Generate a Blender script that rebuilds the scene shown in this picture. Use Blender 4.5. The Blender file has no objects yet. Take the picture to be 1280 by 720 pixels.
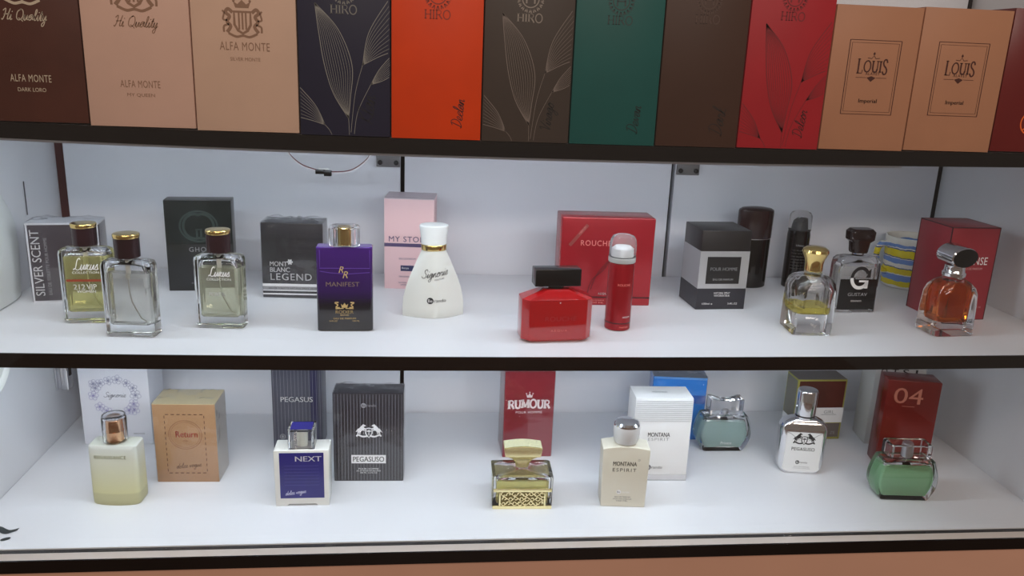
import bpy, bmesh, math, random
from mathutils import Vector, Matrix
random.seed(7)
SC = bpy.context.scene
COL = SC.collection
PI = math.pi

# ------------------------------------------------------------------ camera
def cam_axes(yaw, pitch, roll):
    cy, sy, cp, sp = math.cos(yaw), math.sin(yaw), math.cos(pitch), math.sin(pitch)
    fwd = Vector((sy*cp, cy*cp, sp)); right = Vector((cy, -sy, 0.0)); down = fwd.cross(right)
    cr, sr = math.cos(roll), math.sin(roll)
    return cr*right + sr*down, -(-sr*right + cr*down), -fwd
cd = bpy.data.cameras.new('camera'); cam = bpy.data.objects.new('camera', cd); COL.objects.link(cam)
cd.sensor_width = 36.0; cd.lens = 1028.2448/1280*36.0; cd.clip_start = 0.01
ax, ay, az = cam_axes(0.1101, -0.2723, -0.0404)
cam.matrix_world = Matrix(((ax.x, ay.x, az.x, 0.4680), (ax.y, ay.y, az.y, -1.1064), (ax.z, ay.z, az.z, 0.4998), (0, 0, 0, 1)))
SC.camera = cam

# ------------------------------------------------------------------ world, shop lamps, exposure
w = bpy.data.worlds.new('shop_ambient'); SC.world = w; w.use_nodes = True
bg = w.node_tree.nodes['Background']; bg.inputs[0].default_value = (1.0, 0.80, 0.66, 1); bg.inputs[1].default_value = 0.15
def area(name, loc, aim, sx, sy, power, color):
    l = bpy.data.lights.new(name, 'AREA'); l.shape = 'RECTANGLE'; l.size = sx; l.size_y = sy; l.energy = power; l.color = color
    o = bpy.data.objects.new(name, l); COL.objects.link(o); o.location = loc
    o.rotation_euler = (Vector(aim)-Vector(loc)).to_track_quat('-Z', 'Y').to_euler(); return o
LAMP = (1.0, 0.88, 0.78)
area('ceiling_lamp', (0.0, -2.2, 2.0), (0.3, -0.3, 0.4), 1.2, 0.35, 9.6, LAMP)
area('ceiling_lamp', (1.5, -2.4, 2.0), (0.9, -0.3, 0.4), 1.2, 0.35, 9.6, LAMP)
area('ceiling_lamp', (0.1, -4.4, 2.0), (0.4, -0.3, 0.3), 1.2, 0.35, 23, LAMP)
area('ceiling_lamp', (1.7, -4.6, 2.0), (0.8, -0.3, 0.3), 1.2, 0.35, 23, LAMP)
LED_POWER = 22.5
LED_COLOR = (0.80, 0.91, 1.0)
SC.view_settings.view_transform = 'Standard'
try: SC.view_settings.look = 'None'
except Exception: pass
SC.view_settings.exposure = 0.0; SC.view_settings.gamma = 1.0; SC.view_settings.use_curve_mapping = False
SC.cycles.max_bounces = 14; SC.cycles.transmission_bounces = 14; SC.cycles.transparent_max_bounces = 16
SC.cycles.blur_glossy = 1.0; SC.cycles.sample_clamp_indirect = 0.0; SC.cycles.caustics_refractive = True; SC.cycles.caustics_reflective = True

# ------------------------------------------------------------------ materials
MATS = {}
def lin(c): return c/12.92 if c <= 0.04045 else ((c+0.055)/1.055)**2.4
def rgb(r, g, b): return (lin(r/255), lin(g/255), lin(b/255))
def mat(name, col, rough=0.5, metal=0.0, trans=0.0, ior=1.5, coat=0.0, spec=0.5, noise=0.0, nscale=60.0, bump=0.0, bscale=300.0, emit=None, estr=0.0, stretch=None):
    if name in MATS: return MATS[name]
    m = bpy.data.materials.new(name); m.use_nodes = True; nt = m.node_tree; N = nt.nodes; L = nt.links
    p = N['Principled BSDF']; p.inputs['Base Color'].default_value = (*col, 1); p.inputs['Roughness'].default_value = rough
    p.inputs['Metallic'].default_value = metal; p.inputs['Transmission Weight'].default_value = trans; p.inputs['IOR'].default_value = ior
    p.inputs['Coat Weight'].default_value = coat; p.inputs['Coat Roughness'].default_value = 0.06
    p.inputs['Specular IOR Level'].default_value = spec
    tc = N.new('ShaderNodeTexCoord')
    src = tc.outputs['Object']
    if stretch:
        mp = N.new('ShaderNodeMapping'); mp.inputs['Scale'].default_value = stretch; L.new(src, mp.inputs[0]); src = mp.outputs[0]
    if noise:
        n = N.new('ShaderNodeTexNoise'); n.inputs['Scale'].default_value = nscale; n.inputs['Detail'].default_value = 3; L.new(src, n.inputs['Vector'])
        r = N.new('ShaderNodeValToRGB'); r.color_ramp.elements[0].position = 0.3; r.color_ramp.elements[1].position = 0.7
        r.color_ramp.elements[0].color = (*[c*(1-noise) for c in col], 1); r.color_ramp.elements[1].color = (*[min(1, c*(1+noise)) for c in col], 1)
        L.new(n.outputs['Fac'], r.inputs[0]); L.new(r.outputs[0], p.inputs['Base Color'])
    if bump:
        n2 = N.new('ShaderNodeTexNoise'); n2.inputs['Scale'].default_value = bscale; L.new(src, n2.inputs['Vector'])
        b = N.new('ShaderNodeBump'); b.inputs['Strength'].default_value = bump; b.inputs['Distance'].default_value = 0.001
        L.new(n2.outputs['Fac'], b.inputs['Height']); L.new(b.outputs[0], p.inputs['Normal'])
    if emit: p.inputs['Emission Color'].default_value = (*emit, 1); p.inputs['Emission Strength'].default_value = estr
    MATS[name] = m; return m
def clear_film(name, tint=(1, 1, 1), gloss_rough=0.05, ior=1.45, bump=0.0, bscale=60.0, lift=0.0):
    if name in MATS: return MATS[name]
    m = bpy.data.materials.new(name); m.use_nodes = True; nt = m.node_tree; N = nt.nodes; L = nt.links
    N.remove(N['Principled BSDF']); out = N['Material Output']
    t = N.new('ShaderNodeBsdfTransparent'); t.inputs[0].default_value = (*tint, 1)
    g = N.new('ShaderNodeBsdfGlossy'); g.inputs['Roughness'].default_value = gloss_rough
    lw = N.new('ShaderNodeLayerWeight'); lw.inputs[0].default_value = 0.5          # Schlick, the same from either face of the thin sheet
    pw = N.new('ShaderNodeMath'); pw.operation = 'POWER'; pw.inputs[1].default_value = 5.0; L.new(lw.outputs['Facing'], pw.inputs[0])
    f0 = ((ior-1)/(ior+1))**2+lift
    ma = N.new('ShaderNodeMath'); ma.operation = 'MULTIPLY_ADD'; ma.inputs[1].default_value = 1-f0; ma.inputs[2].default_value = f0; L.new(pw.outputs[0], ma.inputs[0])
    mx = N.new('ShaderNodeMixShader'); L.new(t.outputs[0], mx.inputs[1]); L.new(g.outputs[0], mx.inputs[2]); L.new(ma.outputs[0], mx.inputs[0])
    if bump:
        tc = N.new('ShaderNodeTexCoord'); n2 = N.new('ShaderNodeTexNoise'); n2.inputs['Scale'].default_value = bscale; n2.inputs['Detail'].default_value = 1.0
        L.new(tc.outputs['Object'], n2.inputs['Vector'])
        b = N.new('ShaderNodeBump'); b.inputs['Strength'].default_value = bump; b.inputs['Distance'].default_value = 0.004
        L.new(n2.outputs['Fac'], b.inputs['Height']); L.new(b.outputs[0], g.inputs['Normal'])
    L.new(mx.outputs[0], out.inputs[0]); MATS[name] = m; return m
def glass_mat(name, col, ior=1.47, clear=1.0): return mat(name, col, 0.0, trans=clear, ior=ior)
def zramp(name, stops, rough=0.15, coat=0.6, trans=0.0):
    """colour printed along the object's height (z in metres)"""
    if name in MATS: return MATS[name]
    m = mat(name, (1, 1, 1), rough, coat=coat, trans=trans); N = m.node_tree.nodes; L = m.node_tree.links
    p = N['Principled BSDF']; tc = N.new('ShaderNodeTexCoord'); sp = N.new('ShaderNodeSeparateXYZ'); L.new(tc.outputs['Object'], sp.inputs[0])
    mr = N.new('ShaderNodeMapRange'); mr.inputs[1].default_value = stops[0][0]; mr.inputs[2].default_value = stops[-1][0]; L.new(sp.outputs['Z'], mr.inputs[0])
    r = N.new('ShaderNodeValToRGB'); span = stops[-1][0]-stops[0][0]
    for i, (z, c) in enumerate(stops):
        e = r.color_ramp.elements[i] if i < 2 else r.color_ramp.elements.new(0.5)
        e.position = (z-stops[0][0])/span; e.color = (*c, 1)
    L.new(mr.outputs[0], r.inputs[0]); L.new(r.outputs[0], p.inputs['Base Color']); return m

WHITE_BOARD = mat('white_laminate', rgb(226, 228, 232), 0.38, noise=0.02, nscale=9, spec=0.4)
DOOR_WHITE = mat('white_door_laminate', rgb(232, 234, 240), 0.26, noise=0.02, nscale=6, spec=0.5)
BLACK_TRIM = mat('black_edge_trim', rgb(20, 15, 14), 0.25, noise=0.15, nscale=30)
DARK_GAP = mat('dark_gap', rgb(30, 24, 26), 0.7)
SALMON = mat('salmon_panel', rgb(208, 160, 136), 0.5, noise=0.08, nscale=5)
FLOOR_M = mat('shop_floor_tile', rgb(120, 92, 76), 0.4, noise=0.15, nscale=3)
PANE = clear_film('sheet_glass', (1, 1, 1), 0.02, 1.45)
WRAP = clear_film('cellophane', (0.97, 0.97, 0.98), 0.10, 1.5, 0.7, 45.0, 0.015)
GLASS = glass_mat('clear_glass', (1, 1, 1))
ACRYL = glass_mat('clear_acrylic', (0.98, 0.98, 0.99), 1.40)
CHROME = mat('chrome', (0.78, 0.78, 0.80), 0.12, 1.0)
SATIN = mat('satin_silver', rgb(205, 207, 212), 0.3, 0.9)
GOLD = mat('polished_gold', (0.83, 0.62, 0.24), 0.16, 1.0)
PALEGOLD = mat('pale_gold', (0.90, 0.80, 0.44), 0.26, 0.75)
GLITTER = mat('gold_glitter', (0.80, 0.78, 0.48), 0.4, 0.3, noise=0.35, nscale=900, bump=1.0, bscale=1500)
COPPER = mat('copper_metal', (0.72, 0.42, 0.24), 0.2, 1.0)
BLACK = mat('black_plastic', rgb(16, 15, 17), 0.22)
BLACKM = mat('black_matte', rgb(24, 23, 25), 0.45)
INKW = mat('white_ink', rgb(232, 232, 232), 0.5)
INKG = mat('grey_ink', rgb(150, 150, 152), 0.5)
INKK = mat('black_ink', rgb(25, 25, 28), 0.5)
FOILG = mat('gold_foil', (0.70, 0.52, 0.24), 0.3, 0.7)
FOILS = mat('silver_foil', (0.62, 0.60, 0.57), 0.3, 0.5)

# ------------------------------------------------------------------ geometry helpers
class G:
    def __init__(s): s.v = []; s.f = []
    def add(s, vs, fs):
        n = len(s.v); s.v += [tuple(p) for p in vs]; s.f += [tuple(i+n for i in f) for f in fs]; return s
    def box(s, x0, x1, y0, y1, z0, z1):
        return s.add([(x0,y0,z0),(x1,y0,z0),(x1,y1,z0),(x0,y1,z0),(x0,y0,z1),(x1,y0,z1),(x1,y1,z1),(x0,y1,z1)],
                     [(0,3,2,1),(4,5,6,7),(0,1,5,4),(1,2,6,5),(2,3,7,6),(3,0,4,7)])
    def loft(s, rings, cap0=True, cap1=True, flip=False):
        n = len(rings[0]); vs = [p for r in rings for p in r]; fs = []
        for k in range(len(rings)-1):
            for i in range(n):
                a, b = k*n+i, k*n+(i+1) % n; fs.append((a, b, b+n, a+n))
        if cap0: fs.append(tuple(reversed(range(n))))
        if cap1: fs.append(tuple(range((len(rings)-1)*n, len(rings)*n)))
        if flip: fs = [tuple(reversed(f)) for f in fs]
        return s.add(vs, fs)
    def lathe(s, prof, n=32, cx=0, cy=0, sy=1.0, cap0=True, cap1=True, flip=False):
        return s.loft([[(cx+r*math.cos(2*PI*i/n), cy+sy*r*math.sin(2*PI*i/n), z) for i in range(n)] for r, z in prof], cap0, cap1, flip)
    def prism(s, poly, y0, y1):           # poly in (x, z), counter-clockwise seen from the front (-y)
        n = len(poly); vs = [(x, y0, z) for x, z in poly]+[(x, y1, z) for x, z in poly]
        fs = [tuple(range(n)), tuple(reversed(range(n, 2*n)))]+[(i, i+n, (i+1) % n+n, (i+1) % n) for i in range(n)]
        return s.add(vs, fs)
    def flat(s, poly, y):
        return s.add([(x, y, z) for x, z in poly], [tuple(range(len(poly)))])
    def rect(s, x0, x1, z0, z1, y): return s.flat([(x0,z0),(x1,z0),(x1,z1),(x0,z1)], y)
    def stroke(s, pts, wd, y, closed=False, thick=0.0):
        P = [Vector(p) for p in pts]; n = len(P)
        if n < 2: return s
        L, R = [], []
        for i in range(n):
            a = P[(i-1) % n] if (closed or i) else P[i]; b = P[(i+1) % n] if (closed or i < n-1) else P[i]
            t = b-a
            if t.length < 1e-9: t = Vector((1, 0))
            t.normalize(); nn = Vector((-t.y, t.x))*wd/2; L.append(P[i]+nn); R.append(P[i]-nn)
        m = n if closed else n-1
        vs = [(p.x, y, p.y) for p in L]+[(p.x, y, p.y) for p in R]; fs = []
        if thick: vs += [(p.x, y+thick, p.y) for p in L]+[(p.x, y+thick, p.y) for p in R]
        for i in range(m):
            j = (i+1) % n; fs.append((i, i+n, j+n, j))
            if thick: fs += [(i, j, j+2*n, i+2*n), (i+n, i+3*n, j+3*n, j+n)]
        return s.add(vs, fs)
    def tube(s, pts, r, n=8, closed=False):
        P = [Vector(p) for p in pts]; rings = []; up = Vector((0, 0, 1)); m = len(P)
        for i in range(m):
            a = P[(i-1) % m] if (closed or i) else P[i]; b = P[(i+1) % m] if (closed or i < m-1) else P[i]
            t = (b-a).normalized(); u = t.cross(up)
            if u.length < 0.05: u = t.cross(Vector((0, 1, 0)))
            u.normalize(); v = t.cross(u)
            rings.append([tuple(P[i]+r*(math.cos(2*PI*k/n)*u+math.sin(2*PI*k/n)*v)) for k in range(n)])
        if closed: rings.append(rings[0])
        return s.loft(rings, not closed, not closed)
    def xf(s, M): s.v = [tuple(M @ Vector(p)) for p in s.v]; return s
    def obj(s, name, m, parent=None, bevel=0.0, segs=2, angle=35, fixn=True, weld=False):
        me = bpy.data.meshes.new(name); me.from_pydata(s.v, [], s.f)
        bm = bmesh.new(); bm.from_mesh(me)
        if weld: bmesh.ops.remove_doubles(bm, verts=bm.verts, dist=1e-6)
        if fixn: bmesh.ops.recalc_face_normals(bm, faces=bm.faces)
        if bevel:
            es = [e for e in bm.edges if len(e.link_faces) == 2 and e.calc_face_angle(0) > math.radians(30)]
            bmesh.ops.bevel(bm, geom=es, offset=bevel, segments=segs, profile=0.5, affect='EDGES', clamp_overlap=True)
        for e in bm.edges: e.smooth = not (len(e.link_faces) == 2 and e.calc_face_angle(0) > math.radians(angle))
        for f in bm.faces: f.smooth = True
        bm.to_mesh(me); bm.free(); me.materials.append(m)
        o = bpy.data.objects.new(name, me); COL.objects.link(o)
        if parent: o.parent = parent
        return o
def rr(wd, d, r, z, n=5, cx=0, cy=0):
    """rounded rectangle ring"""
    r = min(r, wd/2-1e-5, d/2-1e-5); out = []
    for sx, sy, a0 in ((1,-1,-PI/2), (1,1,0), (-1,1,PI/2), (-1,-1,PI)):
        for k in range(n+1):
            a = a0+PI/2*k/n; out.append((cx+sx*(wd/2-r)+r*math.cos(a), cy+sy*(d/2-r)+r*math.sin(a), z))
    return out
def thing(name, label, cat, loc=(0, 0, 0), rot=0.0, group=None):
    o = bpy.data.objects.new(name, None); o.empty_display_size = 0.02; COL.objects.link(o)
    o.location = loc; o.rotation_euler = (0, 0, math.radians(rot)); o['label'] = label; o['category'] = cat
    if group: o['group'] = group
    return o
def struct(o): o['kind'] = 'structure'; return o
def catmull(pts, k=6):
    P = [Vector(p) for p in pts]; out = []
    for i in range(len(P)-1):
        a = P[max(i-1, 0)]; b = P[i]; c = P[i+1]; d = P[min(i+2, len(P)-1)]
        for j in range(k):
            t = j/k; out.append(tuple(0.5*((2*b)+(-a+c)*t+(2*a-5*b+4*c-d)*t*t+(-a+3*b-3*c+d)*t**3)))
    out.append(tuple(P[-1])); return out
def arc(cx, cz, rx, rz, a0, a1, n=16):
    return [(cx+rx*math.cos(math.radians(a0+(a1-a0)*i/n)), cz+rz*math.sin(math.radians(a0+(a1-a0)*i/n))) for i in range(n+1)]
def rot2(g, x, z, deg):
    """turn a mesh standing in the XZ plane about (x, z)"""
    a = math.radians(deg); c, s_ = math.cos(a), math.sin(a)
    g.v = [(x+(px-x)*c-(pz-z)*s_, py, z+(px-x)*s_+(pz-z)*c) for px, py, pz in g.v]; return g

# lettering ---------------------------------------------------------
_tc = {}
def text_mesh(s, bold=0.0, shear=0.0, space=1.0):
    key = (s, bold, shear, space)
    if key in _tc: return _tc[key]
    cu = bpy.data.curves.new('t', 'FONT'); cu.body = s; cu.size = 1.0; cu.resolution_u = 3; cu.shear = shear; cu.space_character = space
    ob = bpy.data.objects.new('t', cu); COL.objects.link(ob); dg = bpy.context.evaluated_depsgraph_get()
    me = bpy.data.meshes.new_from_object(ob.evaluated_get(dg)); vs = [tuple(v.co) for v in me.vertices]; fs = [tuple(p.vertices) for p in me.polygons]
    if bold:                      # heavier weight: the outline printed three times, a hair apart
        b = min(bold*0.8, .016); n = len(vs); vs = [(x+k*b, y, z) for k in (-1, 0, 1) for x, y, z in vs]; fs = [tuple(i+n*k for i in f) for k in range(3) for f in fs]
    bpy.data.objects.remove(ob); bpy.data.curves.remove(cu); bpy.data.meshes.remove(me)
    _tc[key] = (vs, fs); return vs, fs
def fit(vs, x, z, wd, h):
    x0, x1 = min(v[0] for v in vs), max(v[0] for v in vs); y0, y1 = min(v[1] for v in vs), max(v[1] for v in vs)
    sz = h/max(y1-y0, 1e-6); sx = wd/max(x1-x0, 1e-6) if wd else sz
    return [(x+(v[0]-(x0+x1)/2)*sx, z+(v[1]-(y0+y1)/2)*sz) for v in vs]
def txt(parent, s, x, z, h, y, m, wd=None, bold=0.0, shear=0.0, rot=0, name='lettering', space=1.0):
    vs, fs = text_mesh(s, bold, shear, space); P = fit(vs, x, z, wd, h)
    g = G().add([(a, y, b) for a, b in P], fs)
    if rot: rot2(g, x, z, rot)
    return g.obj(name, m, parent, fixn=False)
def txt_lines(parent, lines, y, m, name='small_print'):
    """several lines of small print joined as one printed block: (text, x, z, h, width)"""
    g = G()
    for s, x, z, h, wd in lines:
        vs, fs = text_mesh(s); P = fit(vs, x, z, wd, h); g.add([(a, y, b) for a, b in P], fs)
    return g.obj(name, m, parent, fixn=False)
SERIF = {  # strokes (points, thick), serif feet, advance
 'H': ([([(.14,0),(.14,1)],1), ([(.68,0),(.68,1)],1), ([(.14,.5),(.68,.5)],0)], [(.14,0),(.14,1),(.68,0),(.68,1)], .84),
 'I': ([([(.16,0),(.16,1)],1)], [(.16,0),(.16,1)], .34),
 'R': ([([(.14,0),(.14,1)],1), ([(.14,.97),(.45,.97),(.6,.87),(.62,.72),(.56,.58),(.42,.5),(.14,.5)],0), ([(.4,.5),(.72,0)],1)], [(.14,0),(.14,1)], .78),
 'O': ([(arc(.45,.5,.36,.49,0,360,22),.6)], [], .92),
 'L': ([([(.14,0),(.14,1)],1), ([(.14,.03),(.58,.03),(.62,.25)],0)], [(.14,0),(.14,1)], .68),
 'U': ([([(.14,1),(.14,.3),(.22,.06),(.4,.0),(.58,.06),(.66,.3)],1), ([(.66,.3),(.66,1)],0.3)], [(.14,1),(.66,1)], .82),
 'S': ([(catmull([(.55,.78),(.45,.96),(.25,.97),(.12,.8),(.2,.6),(.42,.45),(.56,.26),(.48,.05),(.25,.01),(.08,.2)],4),.8)], [], .66),
 'E': ([([(.14,0),(.14,1)],1), ([(.14,.97),(.6,.97),(.62,.8)],0), ([(.14,.5),(.48,.5)],0), ([(.14,.03),(.62,.03),(.65,.22)],0)], [(.14,0),(.14,1)], .72),
 'N': ([([(.14,0),(.14,1)],.3), ([(.12,1),(.68,0)],1), ([(.7,0),(.7,1)],.3)], [(.14,0),(.14,1),(.7,1)], .86),
 'A': ([([(.06,0),(.38,1)],.3), ([(.38,1),(.72,0)],1), ([(.2,.35),(.6,.35)],0)], [(.06,0),(.72,0)], .8),
 'C': ([(arc(.45,.5,.37,.49,45,315,20),.7)], [], .8),
 'M': ([([(.12,0),(.14,1)],.4), ([(.14,1),(.48,.1)],1), ([(.48,.1),(.84,1)],.3), ([(.84,1),(.86,0)],1)], [(.12,0),(.86,0),(.14,1),(.84,1)], 1.0),
 'P': ([([(.14,0),(.14,1)],1), ([(.14,.97),(.45,.97),(.6,.87),(.62,.72),(.56,.58),(.42,.5),(.14,.5)],0)], [(.14,0),(.14,1)], .7),
 ' ': ([], [], .4)}
def serif(parent, s, x, z, h, y, m, wd=None, thin=.07, thick=.15, foot=.13, lift=None, name='lettering', tall=()):
    adv = [SERIF[c][2] for c in s]; tot = sum(adv)*h; sx = (wd/tot) if wd else 1.0; g = G(); cx = x-tot*sx/2
    for i, c in enumerate(s):
        st, ft, a = SERIF[c]; dz = lift((cx+a*h*sx/2-x)) if lift else 0.0
        k = 1.32 if i in tall else 1.0; b = z-h/2+dz-(0.16*h if i in tall else 0)
        T = lambda p: (cx+p[0]*h*sx, b+p[1]*h*k)
        for pts, tk in st: g.stroke([T(p) for p in pts], h*(thin+(thick-thin)*tk), y)
        for fx, fz in ft:
            q = T((fx, fz*(1-thin)+thin/2)); g.stroke([(q[0]-foot*h, q[1]), (q[0]+foot*h, q[1])], h*thin, y)
        cx += a*h*sx
    return g.obj(name, m, parent, fixn=False)
SCRIPT = {
 'a': ([[(0,.3),(.75,.9),(.45,1),(.12,.6),(.2,.05),(.5,.15),(.8,.95),(.75,.2),(1.0,.15)]], .95),
 'c': ([[(0,.2),(.75,.8),(.5,1),(.15,.6),(.2,.1),(.5,0),(.85,.25)]], .8),
 'd': ([[(0,.3),(.75,.9),(.45,1),(.12,.6),(.2,.05),(.55,.2),(.95,1.3),(1.05,2),(.8,.4),(.9,.05),(1.1,.2)]], 1.05),
 'e': ([[(0,.15),(.5,.5),(.6,.88),(.38,1),(.15,.6),(.2,.1),(.5,0),(.85,.25)]], .8),
 'g': ([[(0,.3),(.75,.9),(.45,1),(.12,.6),(.2,.1),(.5,.15),(.8,.95),(.6,-.7),(.25,-1),(.08,-.7),(.5,-.2),(1.0,.25)]], .95),
 'h': ([[(0,.1),(.45,1.5),(.48,2),(.28,1.7),(.15,0),(.35,.75),(.62,.95),(.65,.4),(.7,.05),(.95,.2)]], .9),
 'i': ([[(0,.1),(.28,.95),(.22,.2),(.3,0),(.55,.2)], [(.36,1.4),(.44,1.55)]], .5),
 'k': ([[(0,.1),(.45,1.5),(.48,2),(.28,1.7),(.15,0)], [(.62,1),(.25,.5),(.55,.05),(.8,.15)]], .75),
 'l': ([[(0,.1),(.45,1.4),(.45,2),(.25,1.7),(.18,.3),(.3,0),(.55,.2)]], .5),
 'n': ([[(0,.1),(.22,.95),(.15,0),(.35,.75),(.6,.98),(.62,.4),(.68,.02),(.95,.2)]], .88),
 'o': ([[(0,.2),(.5,1),(.18,.75),(.15,.15),(.45,0),(.72,.4),(.65,.9),(.45,1),(.62,.75),(.95,.8)]], .85),
 'r': ([[(0,.1),(.25,1),(.3,.82),(.58,.9),(.5,.3),(.6,.02),(.85,.2)]], .75),
 's': ([[(0,.1),(.4,1),(.45,.6),(.55,.2),(.3,0),(.1,.15)], [(.4,.02),(.75,.2)]], .65),
 't': ([[(0,.1),(.42,1.7),(.25,.3),(.35,0),(.6,.2)], [(.08,1.1),(.6,1.2)]], .5),
 'u': ([[(0,.1),(.22,.95),(.15,.2),(.35,0),(.7,.92),(.65,.15),(.9,.15)]], .85),
 'v': ([[(0,.2),(.2,.98),(.35,.05),(.72,.95),(.95,.85)]], .82),
 'y': ([[(0,.1),(.22,.95),(.15,.25),(.35,.05),(.7,.92),(.5,-.7),(.2,-1),(.1,-.6),(.5,-.1),(.9,.25)]], .85),
 'x': ([[(0,.2),(.3,1),(.45,.2),(.75,.05),(.9,.2)], [(.7,.95),(.1,.05)]], .8),
 'S': ([[(1.1,1.6),(.95,2.05),(.5,1.85),(.5,1.35),(.9,.8),(.8,.15),(.3,0),(-.1,.45)]], 1.1),
 'D': ([[(.5,1.9),(.35,.15),(.05,.15),(.5,.0),(1.2,.6),(1.25,1.5),(.7,2.05),(.05,1.75)]], 1.4),
 'H': ([[(.0,1.6),(.45,2),(.4,.9),(.1,0),(-.1,.2)], [(1.25,2.0),(1.0,.9),(.95,.1),(1.25,.15)], [(.2,.95),(1.2,1.05)]], 1.25),
 'Q': ([[(.9,2),(.25,1.5),(.2,.4),(.7,0),(1.25,.6),(1.2,1.6),(.8,2),(.55,1.8)], [(.5,.35),(.9,.2),(1.4,-.25)]], 1.4),
 'V': ([[(0,1.6),(.25,2),(.4,1.2),(.5,0),(.9,1.2),(1.25,2)]], 1.1),
 'L': ([[(1.0,1.75),(.8,2.05),(.5,1.6),(.45,.4),(.1,.05),(.3,.3),(.8,.0),(1.35,.25)]], 1.2),
 ' ': ([], .6)}
def script(parent, s, x, z, wd, y, m, pen=0.0005, rot=0, slant=0.25, name='lettering', hs=1.0):
    tot = sum(SCRIPT[c][1] for c in s); u = wd/tot; g = G(); cx = x-wd/2
    for c in s:
        for st in SCRIPT[c][0]:
            pts = [(cx+(px+slant*pz)*u, z+(pz-.6)*u*hs) for px, pz in st]; g.stroke(catmull(pts, 5), pen, y)
        cx += SCRIPT[c][1]*u
    if rot: rot2(g, x, z, rot)
    return g.obj(name, m, parent, fixn=False)
def be_logo(parent, x, z, s, y, m, m2):
    """round badge with two letters and the rest of the word after it; s = badge radius"""
    g = G(); g.flat(arc(x, z, s, s, 0, 360, 24)[:-1], y); o = g.obj('round_badge', m, parent, fixn=False)
    txt(parent, 'Be', x, z, s*0.95, y-0.00008, m2, name='badge_letters')
    txt(parent, 'rando', x+s*3.0, z+s*0.02, s*1.0, y, m, wd=s*3.6, name='logo_word')
HORSE = [(.02,.0),(.12,.04),(.16,.2),(.24,.3),(.2,.12),(.3,.1),(.34,.3),(.42,.4),(.55,.46),(.7,.4),(.72,.48),(.6,.56),(.72,.6),(.84,.58),(.84,.66),(.68,.7),(.62,.78),(.68,.86),(.8,.88),(.8,.95),(.66,1.02),(.56,1.08),(.52,1.0),(.4,.9),(.3,.78),(.2,.66),(.08,.62),(.0,.48),(-.1,.36),(-.06,.3),(.04,.38),(.08,.26)]
def horses(parent, x, z, wd, y, m, m2=None):
    """crest: two rearing horses holding a shield above a ribbon"""
    u = wd/2.3; g = G()
    for sx in (1, -1):
        poly = [(x-sx*(1.12-px*1.05)*u, z+(pz-.35)*u*1.05) for px, pz in HORSE]
        if sx < 0: poly = poly[::-1]
        g.flat(poly, y)
        g.stroke(catmull([(x-sx*.15*u, z-.45*u), (x-sx*.55*u, z-.52*u), (x-sx*1.0*u, z-.35*u), (x-sx*1.15*u, z-.5*u)], 5), .16*u, y)
    sh = [(-.3,.28),(0,.36),(.3,.28),(.3,-.2),(0,-.62),(-.3,-.2)]
    g.stroke([(x+a*u, z+b*u) for a, b in sh], .1*u, y-0.0001, closed=True)
    g.stroke([(x-.2*u, z+.05*u), (x+.2*u, z+.05*u)], .12*u, y-.0001); g.stroke([(x, z+.2*u), (x, z-.4*u)], .06*u, y-.0001)
    return g.obj('horse_crest', m, parent, fixn=False)
def crown_pts(x, z, wd, h): return [(x-wd*.38, z-h/2), (x+wd*.38, z-h/2), (x+wd/2, z+h*.3), (x+wd*.25, z-h*.05), (x, z+h/2), (x-wd*.25, z-h*.05), (x-wd/2, z+h*.3)]
def lion_crest(parent, x, z, wd, y, m):
    """crest: crown over a striped shield between two lions, ribbon below"""
    u = wd/2; g = G(); g.flat(crown_pts(x, z+.95*u, .9*u, .4*u), y)
    for k in (-1, 0, 1): g.flat(arc(x+k*.42*u, z+(1.1+(.12 if k == 0 else 0))*u, .07*u, .07*u, 0, 360, 8)[:-1], y)
    sh = [(-.42,.55),(.42,.55),(.42,-.1),(.25,-.4),(0,-.55),(-.25,-.4),(-.42,-.1)]
    g.stroke([(x+a*u, z+b*u) for a, b in sh], .13*u, y, closed=True)
    for k in (-.18, 0, .18): g.stroke([(x+k*u, z+.5*u), (x+k*u, z-.35*u)], .09*u, y)
    for sx in (1, -1):
        g.stroke(catmull([(x+sx*.5*u, z+.5*u), (x+sx*.72*u, z+.68*u), (x+sx*.86*u, z+.5*u), (x+sx*.66*u, z+.3*u), (x+sx*.8*u, z+.05*u), (x+sx*.62*u, z-.2*u), (x+sx*.82*u, z-.5*u)], 5), .17*u, y)
        g.stroke(catmull([(x+sx*.78*u, z+.1*u), (x+sx*1.0*u, z+.15*u), (x+sx*.94*u, z+.45*u), (x+sx*1.02*u, z+.6*u)], 5), .09*u, y)
        g.stroke(catmull([(x+sx*.7*u, z-.1*u), (x+sx*.96*u, z-.2*u), (x+sx*.98*u, z-.5*u)], 5), .1*u, y)
    g.stroke(catmull([(x-.75*u, z-.55*u), (x-.35*u, z-.72*u), (x, z-.66*u), (x+.35*u, z-.72*u), (x+.75*u, z-.55*u)], 5), .12*u, y)
    return g.obj('crest', m, parent, fixn=False)

# ------------------------------------------------------------------ dimensions (metres), cabinet frame: x along it, y into it, z up
W = 1.2; H1, H2 = 0.2123, 0.4304; S1, S2 = 0.0044, 0.0070; YF = -0.3287; TH = 0.0138
SEAM1, SEAM2 = 0.4372, 0.8080
def zmid(x): return H1-S1*(1-((x-.6)/.6)**2)
def ztop(x): return H2-S2*(1-((x-.6)/.6)**2)

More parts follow.
